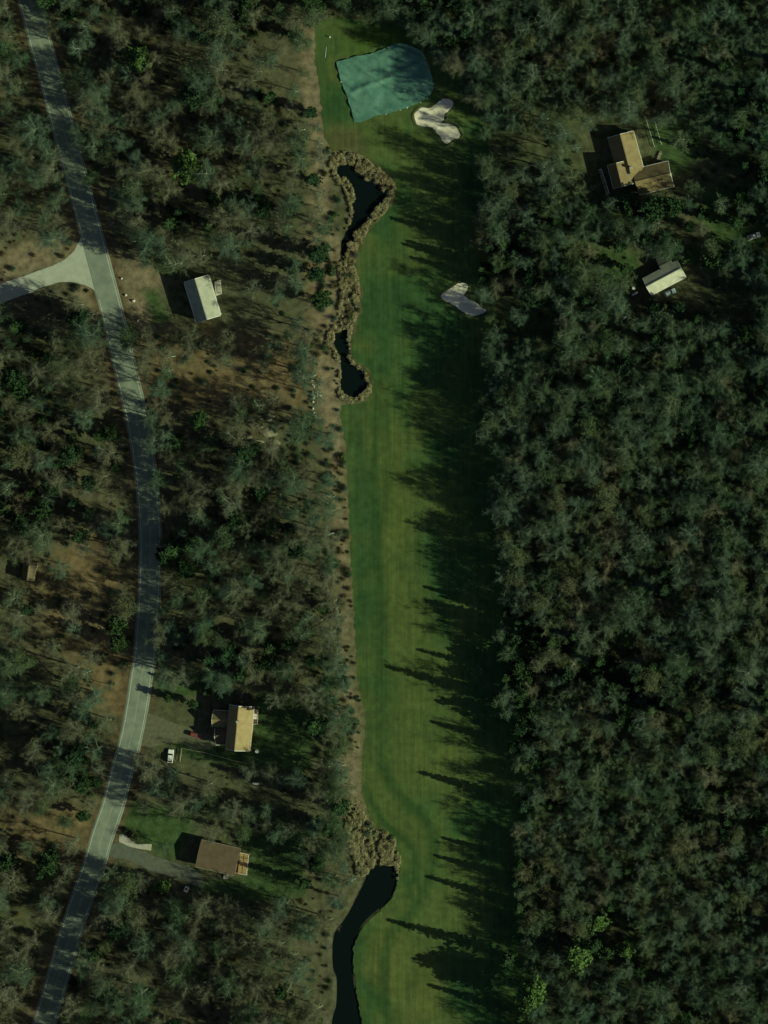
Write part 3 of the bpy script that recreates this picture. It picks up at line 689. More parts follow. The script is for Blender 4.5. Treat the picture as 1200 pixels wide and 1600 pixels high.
def tussock(seed, R, H, n):
    rng = np.random.default_rng(seed); a = rng.random(n)*6.28; b = np.sqrt(rng.random(n))
    base = np.column_stack([np.cos(a)*R*.35*b, np.sin(a)*R*.35*b, np.full(n, -.4)]); mid = np.column_stack([np.cos(a)*R*.7*b, np.sin(a)*R*.7*b, H*(.5+.4*rng.random(n))])
    tip = mid+np.column_stack([np.cos(a), np.sin(a), np.zeros(n)])*(.25+.5*rng.random(n))[:, None]*R+rng.normal(0, .14, (n, 3)); tip[:, 2] = mid[:, 2]+rng.normal(0, .12, n)
    return soup([cones(base, mid, .03, .03, 3, rng), cones(mid, tip, .05, .015, 3, rng)])
SRC = {}
def bank_points(n, seed):
    r = np.random.default_rng(seed); lo, hi = r1.min(0), r1.max(0); return r.uniform(lo, hi, (n, 2))
def source(name, vt, mat, spot, label, cat, grp):
    o = link(bpy.data.objects.new(name, mesh_tris(name, *vt, M[mat]))); q = W(*spot); o.location = (q[0], q[1], 0); tag(o, label, cat, grp); SRC[name+label[:9]] = o; return o
sh = [source('shrub', bush(1, 1.5, 1.8, 130), 'shrub', (538, 905), 'brown twiggy shrub on the left bank at mid fairway', 'shrub', 'shrubs'),
      source('shrub', bush(2, 1.2, 1.4, 110), 'shrub', (533, 860), 'brown twiggy shrub up the bank from the mid fairway one', 'shrub', 'shrubs'),
      source('shrub', bush(3, 1.9, 2.4, 170), 'twig', (530, 1010), 'grey twiggy shrub on the left bank level with the spire shadow', 'shrub', 'shrubs'),
      source('shrub', bush(4, 1.0, .9, 120, .3), 'laurel', (520, 345), 'low green shrub beside the hooked pond', 'shrub', 'shrubs'),
      source('shrub', bush(5, 1.5, 1.3, 170, .34), 'laurel', (523, 335), 'larger low green shrub left of the hooked pond', 'shrub', 'shrubs')]
r = np.random.default_rng(77); n = 60000
P = np.stack([r.uniform(-190, 190, n), r.uniform(-240, 225, n)], 1)
P = P[(dist_line(P, road_c) > 6.0)]
okf = sdist(P, fair) > .5
for q in NOTREE[1:7]+[side]: okf &= sdist(P, q) > 1.0
okf &= pond_depth(P) > 1.6
P = P[okf]
dn = fbm(P[:, 0], P[:, 1], .08, 91)
verge = np.min([sdist(P, q) for q in TAN], 0)
w = np.where(P[:, 0] > 30, .16, .24)*sstep(.3, .6, dn)
thick = np.min([sdist(P, poly([(505,700),(540,700),(552,900),(560,1060),(565,1230),(545,1290),(500,1250),(490,1000)])), sdist(P, poly([(480,350),(525,360),(525,520),(500,560),(470,500)]))], 0) < 0
w = np.where(thick, .7*sstep(.25, .5, dn), w)
w = np.where((sdist(P, fair) < 9) & (P[:, 0] < 0), np.maximum(w, .09*sstep(.32, .55, dn)), w)
P = P[r.random(len(P)) < w]
dn = fbm(P[:, 0], P[:, 1], .05, 33); u = r.random(len(P))
kd = np.where(u < np.where(P[:, 0] < 0, .10, .3)+.4*(dn-.5), 3+(r.random(len(P)) < .5), r.integers(0, 3, len(P)))
stuff_on_points('undergrowth', np.column_stack([P, np.zeros(len(P))]), kd, r.random(len(P))*6.28, .4+.9*r.random(len(P))**1.5, [[o] for o in sh], 'brown and green scrub under and beside the trees')

rs = [source('reed_tussock', tussock(1, .45, .8, 46), 'reed', (566, 379), 'tan reed tussock on the right bank of the hooked pond', 'reeds', 'reed tussocks'),
      source('reed_tussock', tussock(2, .34, .6, 36), 'reed', (545, 470), 'tan reed tussock in the middle of the reed bed', 'reeds', 'reed tussocks'),
      source('reed_tussock', tussock(3, .6, .95, 60), 'reed', (590, 1300), 'tan reed tussock in the marsh above the stream', 'reeds', 'reed tussocks')]
def reeds(name, pol, pond, n, seed, label, extra=None):
    r = np.random.default_rng(seed); lo, hi = pol.min(0), pol.max(0); P = r.uniform(lo, hi, (n, 2))
    ok = sdist(P, pol)+1.6*(fbm(P[:, 0], P[:, 1], .3, seed+8)-.5) < -.55
    for q in pond: ok &= sdist(P, q) > -.25
    if extra is not None: ok |= extra(P)
    P = P[ok]; d = fbm(P[:, 0], P[:, 1], .35, seed+3); P = P[r.random(len(P)) < (.06+.94*sstep(.36, .62, d))*.6]
    stuff_on_points(name, np.column_stack([P, np.zeros(len(P))]), r.integers(0, 3, len(P)), r.random(len(P))*6.28, .45+.9*r.random(len(P))**1.6, [[o] for o in rs], label)
reeds('reed_bed', r1, (p1, p2), 32000, 4, 'tan dry reeds edging the two upper ponds')
reeds('reed_bed', r3, (p3,), 14000, 6, 'tan dry reeds filling the marsh above the stream', lambda P: (np.abs(sdist(P, p3)-.5) < .45) & (np.random.default_rng(3).random(len(P)) < .5))

# ------------------------------------------------------------------ turf cover with its weights
mt, N, L, b = new_mat('teal_cover_fabric', .55, .4)
t = noise(N, L, .25, 4); t2 = noise(N, L, 2.5, 4)
rr = ramp(N, [(.3, (.055, .155, .112)), (.7, (.11, .235, .165))]); L.new(t.outputs['Fac'], rr.inputs['Fac'])
r2 = ramp(N, [(.3, (.8,)*3), (.7, (1.2,)*3)]); L.new(t2.outputs['Fac'], r2.inputs['Fac'])
L.new(mix(N, L, 1, rr.outputs['Color'], r2.outputs['Color'], 'MULTIPLY'), b.inputs['Base Color']); M['cover'] = mt
CV = zoomed([(130,235),(290,185),(400,170),(520,120),(600,90),(640,85),(720,110),(800,150),(850,260),(880,360),(890,440),(850,510),(760,560),(600,620),(430,660),(320,705),(270,705),(245,600),(205,480),(165,390)], (500,50), 5)
cv = jag(poly(CV), .3, .7, 41); cc = cv.mean(0)
root = empty('turf_cover', (cc[0], cc[1], 0)); tag(root, 'wrinkled teal fabric cover pegged over the golf green', 'ground cover')
def cover_z(V):
    x, y = V[:, 0]-cc[0], V[:, 1]-cc[1]; u = x*.45+y*.9; v = x*.95-y*.3
    e = sstep(0, -5, sdist(V, cv))
    rip = np.abs(np.sin(u*.9+2.5*fbm(x, y, .12, 3)))*.55*(1-e)+.75*fbm(x, y, .16, 5)*e+.65*np.exp(-((y-.42*x-2.2*fbm(x, y, .1, 4))/1.1)**2)*e+.3*np.exp(-((y+.7*x+1)/.8)**2)*e
    return rip+.10*np.abs(np.sin(v*2.1+4*fbm(x, y, .2, 8)))*(1-e)
o, V = sheet('fabric', cv, .06, M['cover'], .6, cover_z); o.parent = root; o.location = (-cc[0], -cc[1], 0)
M['bag'] = simple('pale_sandbag', (.42,.46,.38), .2, 3, .9)
rb = random.Random(3); k = 0
for i in range(0, len(cv), 4):
    if rb.random() < .74: continue
    p = cv[i]; a = rb.random()*3; mb = MB(); L_ = .55+.35*rb.random()
    sg = 6; V = []
    for s_ in range(5):
        f = s_/4; w_ = .20*math.sin(math.pi*(.12+.76*f))+.04
        for q in range(sg): V.append(((f-.5)*L_, w_*math.cos(2*math.pi*q/sg), .10+w_*.5*math.sin(2*math.pi*q/sg)))
    F = [(s_*sg+q, s_*sg+(q+1) % sg, (s_+1)*sg+(q+1) % sg, (s_+1)*sg+q) for s_ in range(4) for q in range(sg)]+[tuple(range(sg))[::-1], tuple(range(4*sg, 5*sg))]
    mb.add(V, F); o = mb.build('sandbag', M['bag'], None, True); o.location = (p[0]*.995+cc[0]*.005, p[1]*.995+cc[1]*.005, .22); o.rotation_euler = (0, 0, a)
    side_w = ['right', 'upper right', 'upper', 'upper left', 'left', 'lower left', 'lower', 'lower right'][int(round(math.degrees(math.atan2(p[1]-cc[1], p[0]-cc[0]))/45)) % 8]
    tag(o, 'small pale sandbag holding down the %s edge of the teal cover' % side_w, 'sandbag', 'sandbags on the %s edge of the teal cover' % side_w); k += 1
M['white'] = simple('white_paint', (.78,.77,.70), .06, 2, .6)
mb = MB(); a, c = W(508, 90, .12), W(510, 73, .12); mb.tube(a, c, .06, .045); o = mb.build('flagstick', M['white']); tag(o, 'thin pale flagstick lying on grass left of the teal cover', 'flagstick')
mb = MB(); q = W(516, 58); mb.tube((0, 0, -.1), (0, 0, .8), .16, .16, 10); mb.tube((0, 0, .8), (0, 0, .95), .3, .22, 10); o = mb.build('marker_post', M['white']); o.location = (q[0], q[1], 0); tag(o, 'small white marker post on grass above the flagstick', 'post')

# ------------------------------------------------------------------ houses
def roof_mat(name, col, rows=3.2):
    m, N, L, b = new_mat(name, .85, .2)
    t = noise(N, L, .5, 5); t2 = noise(N, L, 7, 4)
    r = ramp(N, [(.3, tuple(c*.82 for c in col)), (.7, tuple(c*1.12 for c in col))]); L.new(t.outputs['Fac'], r.inputs['Fac'])
    r2 = ramp(N, [(.3, (.85,)*3), (.7, (1.1,)*3)]); L.new(t2.outputs['Fac'], r2.inputs['Fac'])
    L.new(mix(N, L, 1, r.outputs['Color'], r2.outputs['Color'], 'MULTIPLY'), b.inputs['Base Color'])
    bump(N, L, b, t2.outputs['Fac'], .3, .03); return m
M['roof_tan'] = roof_mat('tan_shingle', (.225,.175,.083)); M['roof_cream'] = roof_mat('cream_metal_roof', (.50,.50,.37)); M['roof_grey'] = roof_mat('pale_grey_roof', (.34,.35,.26))
M['roof_gold'] = roof_mat('golden_shingle', (.30,.23,.108)); M['roof_brown'] = roof_mat('brown_shingle', (.125,.09,.055)); M['roof_dark'] = roof_mat('dark_grey_roof', (.075,.08,.065)); M['roof_shed'] = roof_mat('weathered_shed_roof', (.14,.115,.065))
M['siding'] = simple('pale_siding', (.60,.58,.50), .06, .5, .7); M['siding_brown'] = simple('brown_siding', (.20,.14,.09), .15, .8, .8); M['siding_red'] = simple('dull_red_brick', (.22,.10,.07), .2, 2, .9)
M['trim_brown'] = simple('brown_trim', (.30,.26,.19), .1, 2, .6); M['trim'] = simple('white_trim', (.78,.77,.68), .05, 2, .55); M['deck'] = simple('golden_deck_wood', (.36,.25,.11), .2, 3, .8); M['wood'] = simple('weathered_wood', (.24,.20,.14), .3, 3, .9)
M['concrete'] = simple('pale_concrete', (.40,.38,.29), .15, 1.2, .95); M['brick'] = simple('chimney_brick', (.20,.10,.07), .25, 4, .9)
mg, N, L, b = new_mat('window_glass', .08, .5); b.inputs['Base Color'].default_value = (.02, .03, .035, 1); M['glass'] = mg
def gable(root, A, B, wl, wr, eave, ridge, roofm, wallm, over=.45, windows=(3, 3), door=None, gutters=(True, True), caps=(True, True), trim='trim'):
    """a gabled block: ridge from A to B (metres, at ridge height), wl / wr metres of plan width to its left / right"""
    A, B = Vector((*A, 0)), Vector((*B, 0)); d = (B-A).normalized(); n = Vector((-d.y, d.x, 0)); o0 = root.location
    off = Vector((o0.x, o0.y, 0)); A -= off; B -= off
    Z = Vector((0, 0, 1)); Ai, Bi = A+d*over*.8, B-d*over*.8
    th = .16
    def P(p, s, z): return p+n*s+Z*z
    il, ir = wl-over, wr-over
    zl = eave+(ridge-eave)*(over/wl); zr = eave+(ridge-eave)*(over/wr); top = ridge-th*1.3
    mb = MB(); V = [P(Ai, il, -.1), P(Ai, -ir, -.1), P(Bi, -ir, -.1), P(Bi, il, -.1), P(Ai, il, zl-th*1.3), P(Ai, -ir, zr-th*1.3), P(Bi, -ir, zr-th*1.3), P(Bi, il, zl-th*1.3), P(Ai, 0, top), P(Bi, 0, top)]
    mb.add(V, [(0,1,5,8,4), (2,3,7,9,6), (1,2,6,5), (3,0,4,7), (4,8,9,7), (5,6,9,8), (0,3,2,1)]); wall = mb.build('wall', wallm, root)
    roof = MB().slab([P(A, wl, eave), P(B, wl, eave), P(B, .0, ridge), P(A, .0, ridge)], th).build('roof', roofm, root)
    MB().slab([P(A, -wr, eave), P(B, -wr, eave), P(B, 0, ridge), P(A, 0, ridge)], th).build('roof', roofm, root)
    MB().box(((A+B)/2+Z*(ridge+.02))[:], ((B-A).length*.998, .30, .08), math.atan2(d.y, d.x)).build('ridge_cap', roofm, roof)
    L_ = (B-A).length; ang = math.atan2(d.y, d.x)
    for s, w, on in ((1, wl, gutters[0]), (-1, wr, gutters[1])):
        if on: MB().box(((A+B)/2+n*s*(w+.07)+Z*(eave-.10))[:], (L_*.99, .14, .13), ang).build('gutter', M[trim], root)
    for e, p in ((0, A), (1, B)):
        if not caps[e]: continue
        dd = -d if e == 0 else d
        for s, w in ((1, wl), (-1, wr)):
            q = [p+dd*.02+n*s*w+Z*(eave+.02), p+dd*.02+Z*(ridge+.03), p+dd*.16+Z*(ridge+.03), p+dd*.16+n*s*w+Z*(eave+.02)]
            MB().slab(q, .24).build('barge_board', M['trim'], root)
    # windows and door on the long walls
    for s, w, cnt in ((1, il, windows[0]), (-1, ir, windows[1])):
        for i in range(cnt):
            f = (i+.5)/cnt; zc = min(zl, zr)-1.25
            c = Ai+(Bi-Ai)*f+n*s*(w+.02)+Z*zc
            fr = MB().box(c[:], (1.30, .09, 1.15), ang).build('window', M['trim'], root); MB().box((c+n*s*.04)[:], (1.08, .05, .93), ang).build('pane', M['glass'], fr)
    if door is not None:
        s, f = door; w = il if s > 0 else ir; c = Ai+(Bi-Ai)*f+n*s*(w+.03)+Z*1.05
        dr = MB().box(c[:], (1.0, .08, 2.1), ang).build('door', M['siding_brown'], root); MB().box((c+n*s*.07+d*.38)[:], (.06, .08, .14), ang).build('handle', M['trim'], dr)
def chimney(root, px, py, z0, z1, sz=.9):
    q = W(px, py, z1); x, y = q[0]-root.location.x, q[1]-root.location.y
    c = MB().box((x, y, (z0+z1)/2), (sz, sz*.8, z1-z0), .25).build('chimney', M['brick'], root)
    MB().box((x, y, z1+.06), (sz*1.2, sz, .14), .25).build('chimney_cap', M['concrete'], c)
def WP(px, py, z): q = W(px, py, z); return (q[0], q[1])
def deck(root, pts, z, boards, matl, along=0, rail=True):
    """boards between the two long sides of a plan quad (corner order: a b c d, boards run a-b)"""
    q = [Vector((*WP(x, y, z), 0))-Vector((root.location.x, root.location.y, 0)) for x, y in pts]
    pl = None
    for i in range(boards):
        f0, f1 = (i+.06)/boards, (i+.94)/boards
        c = [q[0].lerp(q[3], f0), q[1].lerp(q[2], f0), q[1].lerp(q[2], f1), q[0].lerp(q[3], f1)]
        MB().slab([v+Vector((0, 0, z)) for v in c], .05).build('deck_board', matl, root)
    for v in q:
        m_ = (q[0]+q[2])/2; w_ = v.lerp(m_, .06)
        MB().box((w_.x, w_.y, (z+.95)/2-.05), (.14, .14, z+1.05)).build('deck_post', matl, root)
    if rail:
        for a, b_ in ((q[0], q[1]), (q[1], q[2]), (q[2], q[3])):
            a2, b2 = a.lerp((q[0]+q[2])/2, .06), b_.lerp((q[0]+q[2])/2, .06)
            dv = b2-a2; MB().box(((a2+b2)/2+Vector((0, 0, z+.98)))[:], (dv.length-.16, .12, .07), math.atan2(dv.y, dv.x)).build('deck_rail', M['trim'], root)
def house(name, px, py, label):
    q = W(px, py); r = empty(name, (q[0], q[1], 0)); tag(r, label, 'house'); return r
# tan roofed house, upper right
h = house('house', 985, 258, 'large tan roofed house with crossing gables in the upper right woods')
gable(h, WP(969,210,6.6), WP(985.5,271,6.6), 5.0, 5.6, 3.6, 6.6, M['roof_tan'], M['siding'], windows=(3, 3), gutters=(True, False), caps=(True, False))
gable(h, WP(963,255,6.9), WP(972,291,6.9), 9.6, 4.0, 3.4, 6.9, M['roof_tan'], M['siding'], windows=(1, 2), door=(-1, .5), gutters=(False, True))
gable(h, WP(992,284,6.3), WP(1047,271,6.3), 4.9, 5.3, 3.5, 6.3, M['roof_tan'], M['siding'], windows=(3, 3), gutters=(True, True), caps=(False, True))
chimney(h, 986, 262, 5.0, 7.8)
deck(h, [(935,264),(940,263),(953,303),(947,305)], 1.6, 5, M['wood'])
# cream roofed bungalow
h2 = house('house', 1040, 433, 'cream roofed bungalow with grey lean-to half hidden in the right woods')
gable(h2, WP(1010,448,5.2), WP(1064,419.5,5.2), 3.7, 3.9, 3.2, 5.2, M['roof_cream'], M['siding'], windows=(3, 3), door=(-1, .7), gutters=(False, True))
gable(h2, WP(1030,416.5,4.2), WP(1049,406.5,4.2), 3.2, 3.4, 3.1, 4.2, M['roof_dark'], M['siding_brown'], windows=(1, 0), gutters=(False, False), caps=(False, False))
# long grey roof
h3 = house('house', 315, 465, 'long narrow house with pale grey pitched roof right of the road junction')
gable(h3, WP(304.5,436,7.9), WP(323.5,499,7.9), 4.9, 5.0, 5.0, 7.9, M['roof_grey'], M['siding'], windows=(5, 5), door=(-1, .35), gutters=(True, True))
deck(h3, [(336,440),(338,462),(347,459),(345,437)], .8, 8, M['concrete'])
# gabled house
h4 = house('house', 368, 1140, 'gabled house with golden roof and two dark wings right of the road')
gable(h4, WP(373,1104,8.8), WP(366.5,1173,8.8), 5.4, 4.4, 5.4, 8.8, M['roof_gold'], M['siding_red'], windows=(4, 0), gutters=(True, False))
gable(h4, WP(331,1124,5.3), WP(372,1127,5.3), 3.4, 3.2, 3.0, 5.3, M['roof_tan'], M['siding_red'], windows=(2, 0), gutters=(True, False), caps=(True, False))
gable(h4, WP(335,1150,5.3), WP(371,1147,5.3), 2.6, 3.8, 3.0, 5.3, M['roof_brown'], M['siding_red'], windows=(0, 2), door=(-1, .3), gutters=(False, True), caps=(True, False))  # darker shingle than the main roof, with the shade on this wing put into the colour
chimney(h4, 371, 1128, 6.5, 9.9)
deck(h4, [(396,1108),(404,1108),(403,1132),(395,1132)], .7, 8, M['wood'])
# brown roofed house
h5 = house('house', 342, 1340, 'low house with broad brown roof and golden deck near the lower left')
gable(h5, WP(309,1334,5.1), WP(370.5,1348,5.1), 5.5, 5.3, 4.2, 5.1, M['roof_brown'], M['siding_brown'], windows=(5, 4), door=(-1, .75), gutters=(True, True), caps=(False, False), trim='trim_brown')
deck(h5, [(375,1331),(390,1334),(386,1368),(371.5,1365)], 1.7, 11, M['deck'])
q = [W(x, y) for x, y in ((350,1368),(357,1369),(356,1374),(349,1373))]
mb = MB(); mb.prism([(p[0], p[1]) for p in q], -.05, .35); mb.prism([(p[0]+.1, p[1]+.55) for p in q], .352, .6)
o = mb.build('door_step', M['concrete']); tag(o, 'pale concrete step below the brown roofed house', 'step')
# woodland shed
h6 = house('shed', 44, 891, 'small weathered shed alone in the left hand woods'); h6['category'] = 'shed'
gable(h6, WP(46,878,4.6), WP(42,907,4.6), 2.7, 2.6, 3.1, 4.6, M['roof_shed'], M['siding_brown'], over=.25, windows=(1, 1), door=(1, .25), gutters=(False, False), caps=(False, False))

# ------------------------------------------------------------------ vehicles
M['tyre'] = simple('tyre_rubber', (.02,.02,.02), .2, 4, .9); M['rim'] = simple('wheel_rim', (.4,.4,.4), .1, 4, .4, .5, .8); M['lamp'] = simple('lamp_glass', (.7,.7,.65), .05, 4, .2, .5)
def paint(name, col): return simple(name, col, .05, 1, .3, .5)
M['car_white'] = paint('white_car_paint', (.80,.80,.74)); M['car_blue'] = paint('pale_blue_car_paint', (.42,.50,.52)); M['car_dark'] = paint('dark_car_paint', (.06,.06,.06))
def car(px, py, heading, label, col, pickup=False, L_=4.7, Wd=1.85, cat='car'):
    q = W(px, py); root = empty('pickup_truck' if pickup else 'car', (q[0], q[1], .04), heading); tag(root, label, cat)
    l, w = L_/2, Wd/2
    prof = [(-l, .45), (-l, .85), (-l+.25, .98), (l-1.2, 1.0), (l-.15, .86), (l, .6), (l, .4), (l-.5, .28), (-l+.4, .28)]
    bm = bmesh.new(); L0 = [bm.verts.new((x, -w, z)) for x, z in prof]; L1 = [bm.verts.new((x, w, z)) for x, z in prof]
    n = len(prof); bm.faces.new(L0); bm.faces.new(L1[::-1])
    for i in range(n): bm.faces.new((L0[i], L1[i], L1[(i+1) % n], L0[(i+1) % n]))
    bmesh.ops.recalc_face_normals(bm, faces=bm.faces); me = bpy.data.meshes.new('body'); bm.to_mesh(me); bm.free(); me.materials.append(col)
    o = link(bpy.data.objects.new('body', me), root); b_ = o.modifiers.new('bevel', 'BEVEL'); b_.width = .12; b_.segments = 3; b_.limit_method = 'ANGLE'
    x0, x1, x2, x3 = ((-.35, -.15, .75, 1.25) if pickup else (-l+.25, -l+.85, .35, 1.05))
    V = [(x0, -w+.1, .97), (x3, -w+.1, .97), (x3, w-.1, .97), (x0, w-.1, .97), (x1, -w+.3, 1.5), (x2, -w+.3, 1.5), (x2, w-.3, 1.5), (x1, w-.3, 1.5)]
    mb = MB().add(V, [(0,1,5,4), (1,2,6,5), (2,3,7,6), (3,0,4,7), (4,5,6,7)]); mb.build('cabin_glass', M['glass'], root)
    MB().box(((x1+x2)/2, 0, 1.52), (x2-x1+.08, Wd-.58, .06)).build('cabin_roof', col, root, False, .025)
    if pickup: MB().box((-l+.95, 0, 1.0), (1.45, Wd-.35, .02)).build('load_bed', M['car_dark'], root)
    for sx in (-l+.85, l-.85):
        for sy in (-1, 1):
            wh = MB().tube((sx, sy*(w-.2), .33), (sx, sy*(w+.02), .33), .34, .34, 14).build('wheel', M['tyre'], root); MB().tube((sx, sy*(w+.02), .33), (sx, sy*(w+.04), .33), .2, .18, 10).build('rim', M['rim'], wh)
    for sy in (-1, 1): MB().box((l-.04, sy*(w-.3), .72), (.1, .32, .14)).build('headlight', M['lamp'], root)
car(267, 1181, math.radians(84), 'white car parked on the drive left of the gabled house', M['car_white'], L_=5.2, Wd=2.1)
M['car_red'] = paint('dark_red_car_paint', (.22,.05,.035))
car(305, 1148, math.radians(-18), 'dark red car on the drive at the front of the gabled house', M['car_red'])
car(1047, 457, math.radians(24), 'pale blue car in shade below the cream roofed bungalow', M['car_blue'])
car(1178, 369, math.radians(20), 'white pickup at the far right edge of the upper right yard', M['car_white'], True, 5.3, 1.95, 'pickup truck')
# trailer by the drive
q = W(292, 1389); root = empty('utility_trailer', (q[0], q[1], .04), math.radians(70)); tag(root, 'small white box trailer beside the grey driveway below the brown roof', 'trailer')
MB().box((0, 0, .95), (2.1, 1.5, 1.1)).build('box', M['white'], root, False, .06); MB().box((.15, 0, 1.53), (1.0, .8, .06)).build('roof_hatch', M['car_dark'], root); MB().tube((1.05, 0, .45), (1.9, 0, .40), .05, .05).build('drawbar', M['rim'], root)
for sy in (-1, 1): MB().tube((0, sy*.78, .32), (0, sy*.94, .32), .32, .32, 12).build('wheel', M['tyre'], root)

# ------------------------------------------------------------------ yard things
M['stone'] = simple('pale_stone', (.46,.44,.36), .25, 1.5, .9, .2, 0, .6); M['ledge'] = simple('weathered_ledge', (.20,.19,.125), .4, .8, .95, .2, 0, .8)
def rock(name, px, py, rx, ry_, rz, label, cat, grp=None, mat='stone', seed=0, rot=0.0, parent=None):
    bm = bmesh.new(); bmesh.ops.create_icosphere(bm, subdivisions=2, radius=1); rg = random.Random(seed)
    ph = [rg.random()*6 for _ in range(6)]
    for v in bm.verts:
        c = v.co; f = 1+.16*math.sin(3*c.x+ph[0])+.14*math.sin(4*c.y+ph[1])+.12*math.sin(5*c.z+ph[2])+rg.uniform(-.06, .06)
        v.co = Vector((c.x*rx*f, c.y*ry_*f, max(c.z*f, -.3)*rz))
    me = bpy.data.meshes.new(name); bm.to_mesh(me); bm.free(); me.materials.append(M[mat]); o = link(bpy.data.objects.new(name, me), parent); q = W(px, py)
    o.location = (q[0], q[1], rz*.2) if parent is None else (q[0]-parent.location.x, q[1]-parent.location.y, rz*.2); o.rotation_euler = (0, 0, rot)
    if label: tag(o, label, cat, grp)
    return o
for i, (x, y, s, lb) in enumerate(((190,435,.5,'white boulder nearest the road junction at the drive mouth'), (197,461,.55,'white boulder beside the road below the drive mouth'), (208.5,470,.65,'largest white boulder on the lawn edge by the road'), (216,501,.6,'white boulder below the largest one by the road'), (221.5,526,.55,'lowest white boulder of the row beside the road'))):
    rock('boulder', x, y, s, s*.85, s*1.1, lb, 'boulder', 'white boulders beside the road', 'stone', i+4)
ROW = ['topmost', 'second', 'third', 'fourth', 'fifth', 'sixth', 'seventh', 'eighth', 'bottom']
for i, (x, y, s) in enumerate(((488,594,.55), (488.5,601,.4), (490.5,604,.5), (489.5,613,.4), (491,621,.6), (490,628,.4), (489.5,638,.5), (491,645,.45), (494,651,.75))):
    rock('standing_stone', x, y, s*.75, s*.9, s*1.9, '%s pale stone of the upright row left of the pear shaped pond' % ROW[i], 'stone', 'row of upright stones', 'stone', 30+i)
q = W(415, 682); led = empty('rock_ledge', (q[0], q[1], 0)); tag(led, 'pale rock ledge in the trees left of the fairway', 'rocks')
rg = random.Random(5)
for x, y, a, b_, c in ((400,665,3.4,1.5,1.0), (418,676,4.2,1.6,.9), (392,655,1.8,1.4,1.2), (422,652,1.9,1.5,1.0), (402,690,2.6,1.3,.8), (394,710,1.6,1.2,.9), (430,690,2.4,1.0,.6), (410,700,3.2,1.0,.6), (385,682,2.0,1.2,.7)):
    rock('ledge_rock', x, y, a, b_, c, None, None, None, 'ledge', int(x), -.3+rg.uniform(-.2, .2), led)
# fallen white log
mb = MB(); a, c = W(425, 1089.5, .3), W(449, 1093, .3); mb.tube(a, c, .26, .18, 8); mb.tube(W(428,1089.8,.35), W(424,1084,1.2), .10, .04, 5); o = mb.build('fallen_log', M['birch']); tag(o, 'fallen white birch log at the top of the green lawn', 'log')
# split rail fence
def fence(name, pts, label, post_h=1.05, rails=2, step=2.2, matl='wood', cat='fence'):
    q0 = W(*pts[0]); root = empty(name, (q0[0], q0[1], 0)); tag(root, label, cat)
    L_ = [Vector(W(*p))-Vector(q0) for p in pts]
    for a, b_ in zip(L_[:-1], L_[1:]):
        n = max(1, int((b_-a).length/step))
        for i in range(n+1):
            if i == 0 and a is not L_[0]: continue
            p = a.lerp(b_, i/n); MB().box((p.x, p.y, post_h/2-.1), (.15, .15, post_h+.2), .3).build('post', M[matl], root)
        for i in range(n):
            p, r_2 = a.lerp(b_, i/n), a.lerp(b_, (i+1)/n); dv = r_2-p
            for k in range(rails):
                z = post_h*(.45+.5*k/max(1, rails-1)) if rails > 1 else post_h*.9
                MB().box(((p.x+r_2.x)/2, (p.y+r_2.y)/2, z), (dv.length-.17, .08, .13), math.atan2(dv.y, dv.x)).build('rail', M[matl], root)
M['fence_pale'] = simple('pale_fence_wood', (.40,.37,.24), .2, 2, .85)
fence('rail_fence', [(282,1189), (284.5,1169), (318,1175), (384,1193)], 'pale split rail fence along the lawn below the gabled house', matl='fence_pale')
fence('rail_fence', [(1009,183), (1016,206), (1023,229)], 'left one of two pale rails above the tan roofed house', 1.0, 1, 2.5, 'trim')
fence('rail_fence', [(1022,185), (1028,205), (1034,225)], 'right one of two pale rails above the tan roofed house', 1.0, 1, 2.5, 'trim')
fence('rail_fence', [(1162,248), (1171,266), (1180,284)], 'pale rail fence at the right edge of the upper right yard', 1.0, 2, 2.5, 'fence_pale')
# gravel apron and flower bed by the road
o, _ = sheet('stone_apron', jag(poly([(187,1303),(197,1305),(203,1313),(214,1319),(237,1319),(236,1329),(214,1326),(198,1321),(186,1315)]), .25, .6, 8), .06, M['concrete'], 1.5); tag(o, 'pale gravel apron between the road and the brown roofed house', None, None, 'structure')
o = link(bpy.data.objects.new('garden_bush', mesh_tris('garden_bush', *bush(21, 2.2, 2.2, 260, .3), M['shrub']))); q = W(209, 1304); o.location = (q[0], q[1], 0); tag(o, 'dark round bush beside the pale gravel apron', 'bush')
o = link(bpy.data.objects.new('garden_bush', mesh_tris('garden_bush', *bush(22, 1.4, 1.5, 180, .3), M['laurel']))); q = W(199, 1297); o.location = (q[0], q[1], 0); tag(o, 'smaller green bush above the pale gravel apron', 'bush')
# brush pile
rng = np.random.default_rng(8); n = 260; a = rng.random(n)*6.28; c0 = rng.normal(0, .9, (n, 3)); c0[:, 2] = np.abs(c0[:, 2])*.5+.1; d_ = np.column_stack([np.cos(a), np.sin(a), rng.normal(0, .3, n)])*(.5+1.0*rng.random(n))[:, None]
p0, p1_ = c0-d_, c0+d_; p0[:, 2] = np.maximum(p0[:, 2], -.05); p1_[:, 2] = np.maximum(p1_[:, 2], .05)
o = link(bpy.data.objects.new('brush_pile', mesh_tris('brush_pile', *cones(p0, p1_, .05, .02, 4, rng), M['bark']))); q = W(442, 1218); o.location = (q[0], q[1], 0); tag(o, 'round brush pile at the end of the lawn above the brown roofed house', 'brush pile')
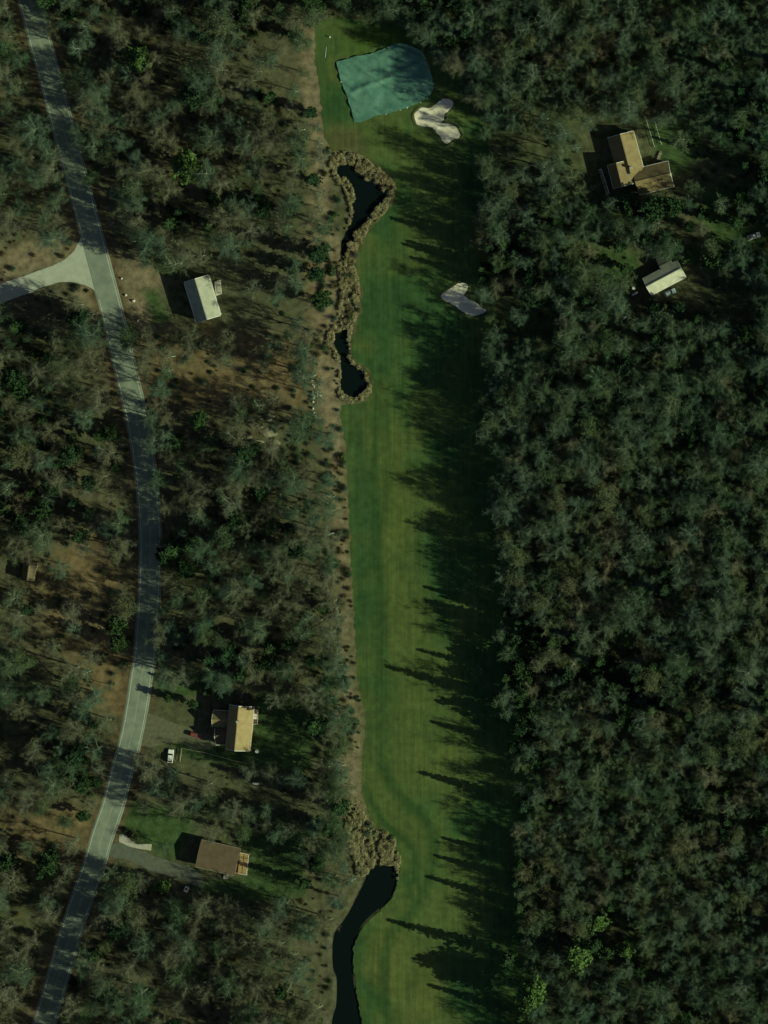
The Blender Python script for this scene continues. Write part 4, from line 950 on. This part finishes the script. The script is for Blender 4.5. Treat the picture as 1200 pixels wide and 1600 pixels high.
# propane tanks and garden furniture
M['tank'] = simple('white_tank', (.72,.73,.68), .06, 1.5, .45, .5)
def tank(px, py, rz, label):
    q = W(px, py); root = empty('propane_tank', (q[0], q[1], 0), rz); tag(root, label, 'tank'); V, F = [], []; sg = 12
    xs = [(-1.3, .05), (-1.22, .3), (-1.05, .45), (1.05, .45), (1.22, .3), (1.3, .05)]
    for x, r0 in xs:
        for k in range(sg): V.append((x, r0*math.cos(2*math.pi*k/sg), .75+r0*math.sin(2*math.pi*k/sg)))
    F = [(i*sg+k, i*sg+(k+1) % sg, (i+1)*sg+(k+1) % sg, (i+1)*sg+k) for i in range(5) for k in range(sg)]
    MB().add(V, F).build('tank', M['tank'], root, True); MB().tube((0, 0, 1.18), (0, 0, 1.4), .16, .14, 10).build('valve_dome', M['tank'], root)
    for x in (-.7, .7): MB().box((x, 0, .17), (.15, .7, .44)).build('leg', M['concrete'], root)
tank(400, 1224, -.15, 'white propane tank on dark grass beside the brush pile')
tank(992, 459, .5, 'white propane tank left of the cream roofed bungalow')
def table(px, py, label, r0=.75, z=.74, base=0.0):
    q = W(px, py, base); root = empty('garden_table', (q[0], q[1], base)); tag(root, label, 'table'); MB().tube((0, 0, z-.05), (0, 0, z), r0, r0, 18).build('top', M['white'], root)
    for k in range(4): a = k*1.571+.4; MB().tube((math.cos(a)*r0*.8, math.sin(a)*r0*.8, 0), (math.cos(a)*r0*.6, math.sin(a)*r0*.6, z-.05), .03, .03, 6).build('leg', M['white'], root)
table(402, 1174, 'round white garden table on the lawn right of the gabled house')
table(991, 450, 'round white garden table left of the cream roofed bungalow', .7)
q = W(399, 1119, .75); root = empty('hot_tub', (q[0], q[1], .75), -.1); tag(root, 'white covered hot tub on the deck of the gabled house', 'hot tub')
MB().box((0, 0, .4), (1.2, 2.0, .8)).build('tub', M['wood'], root, False, .05); MB().box((0, 0, .84), (1.28, 2.08, .08)).build('cover', M['white'], root, False, .03)
# loungers and junk in the right woods
q = W(977.5, 495); root = empty('garden_chair', (q[0], q[1], 0), .9); tag(root, 'white reclining garden chair in the woods below the cream roofed bungalow', 'chair')
MB().box((0, 0, .4), (1.3, .7, .07)).build('seat', M['white'], root); MB().slab([(-.65, -.35, .42), (-.65, .35, .42), (-1.25, .35, .95), (-1.25, -.35, .95)], .06).build('backrest', M['white'], root)
for sx in (-.55, .55):
    for sy in (-.3, .3): MB().box((sx, sy, .18), (.06, .06, .40)).build('leg', M['white'], root)
rng = np.random.default_rng(18); n = 70; yy = rng.random(n)*3.2-1.6; zz = rng.random(n)*.9+.12
q = W(1030, 243); root = empty('log_pile', (q[0], q[1], 0), -.35); tag(root, 'stacked firewood and clutter beside the tan roofed house', 'firewood')
for i in range(24):
    y_, z_ = -1.6+.29*(i % 12), .16+.3*(i//12); MB().tube((-.5+rng.random()*.2, y_, z_), (.5+rng.random()*.2, y_, z_), .14, .13, 7).build('log', M['birch' if i % 4 == 0 else 'wood'], root)
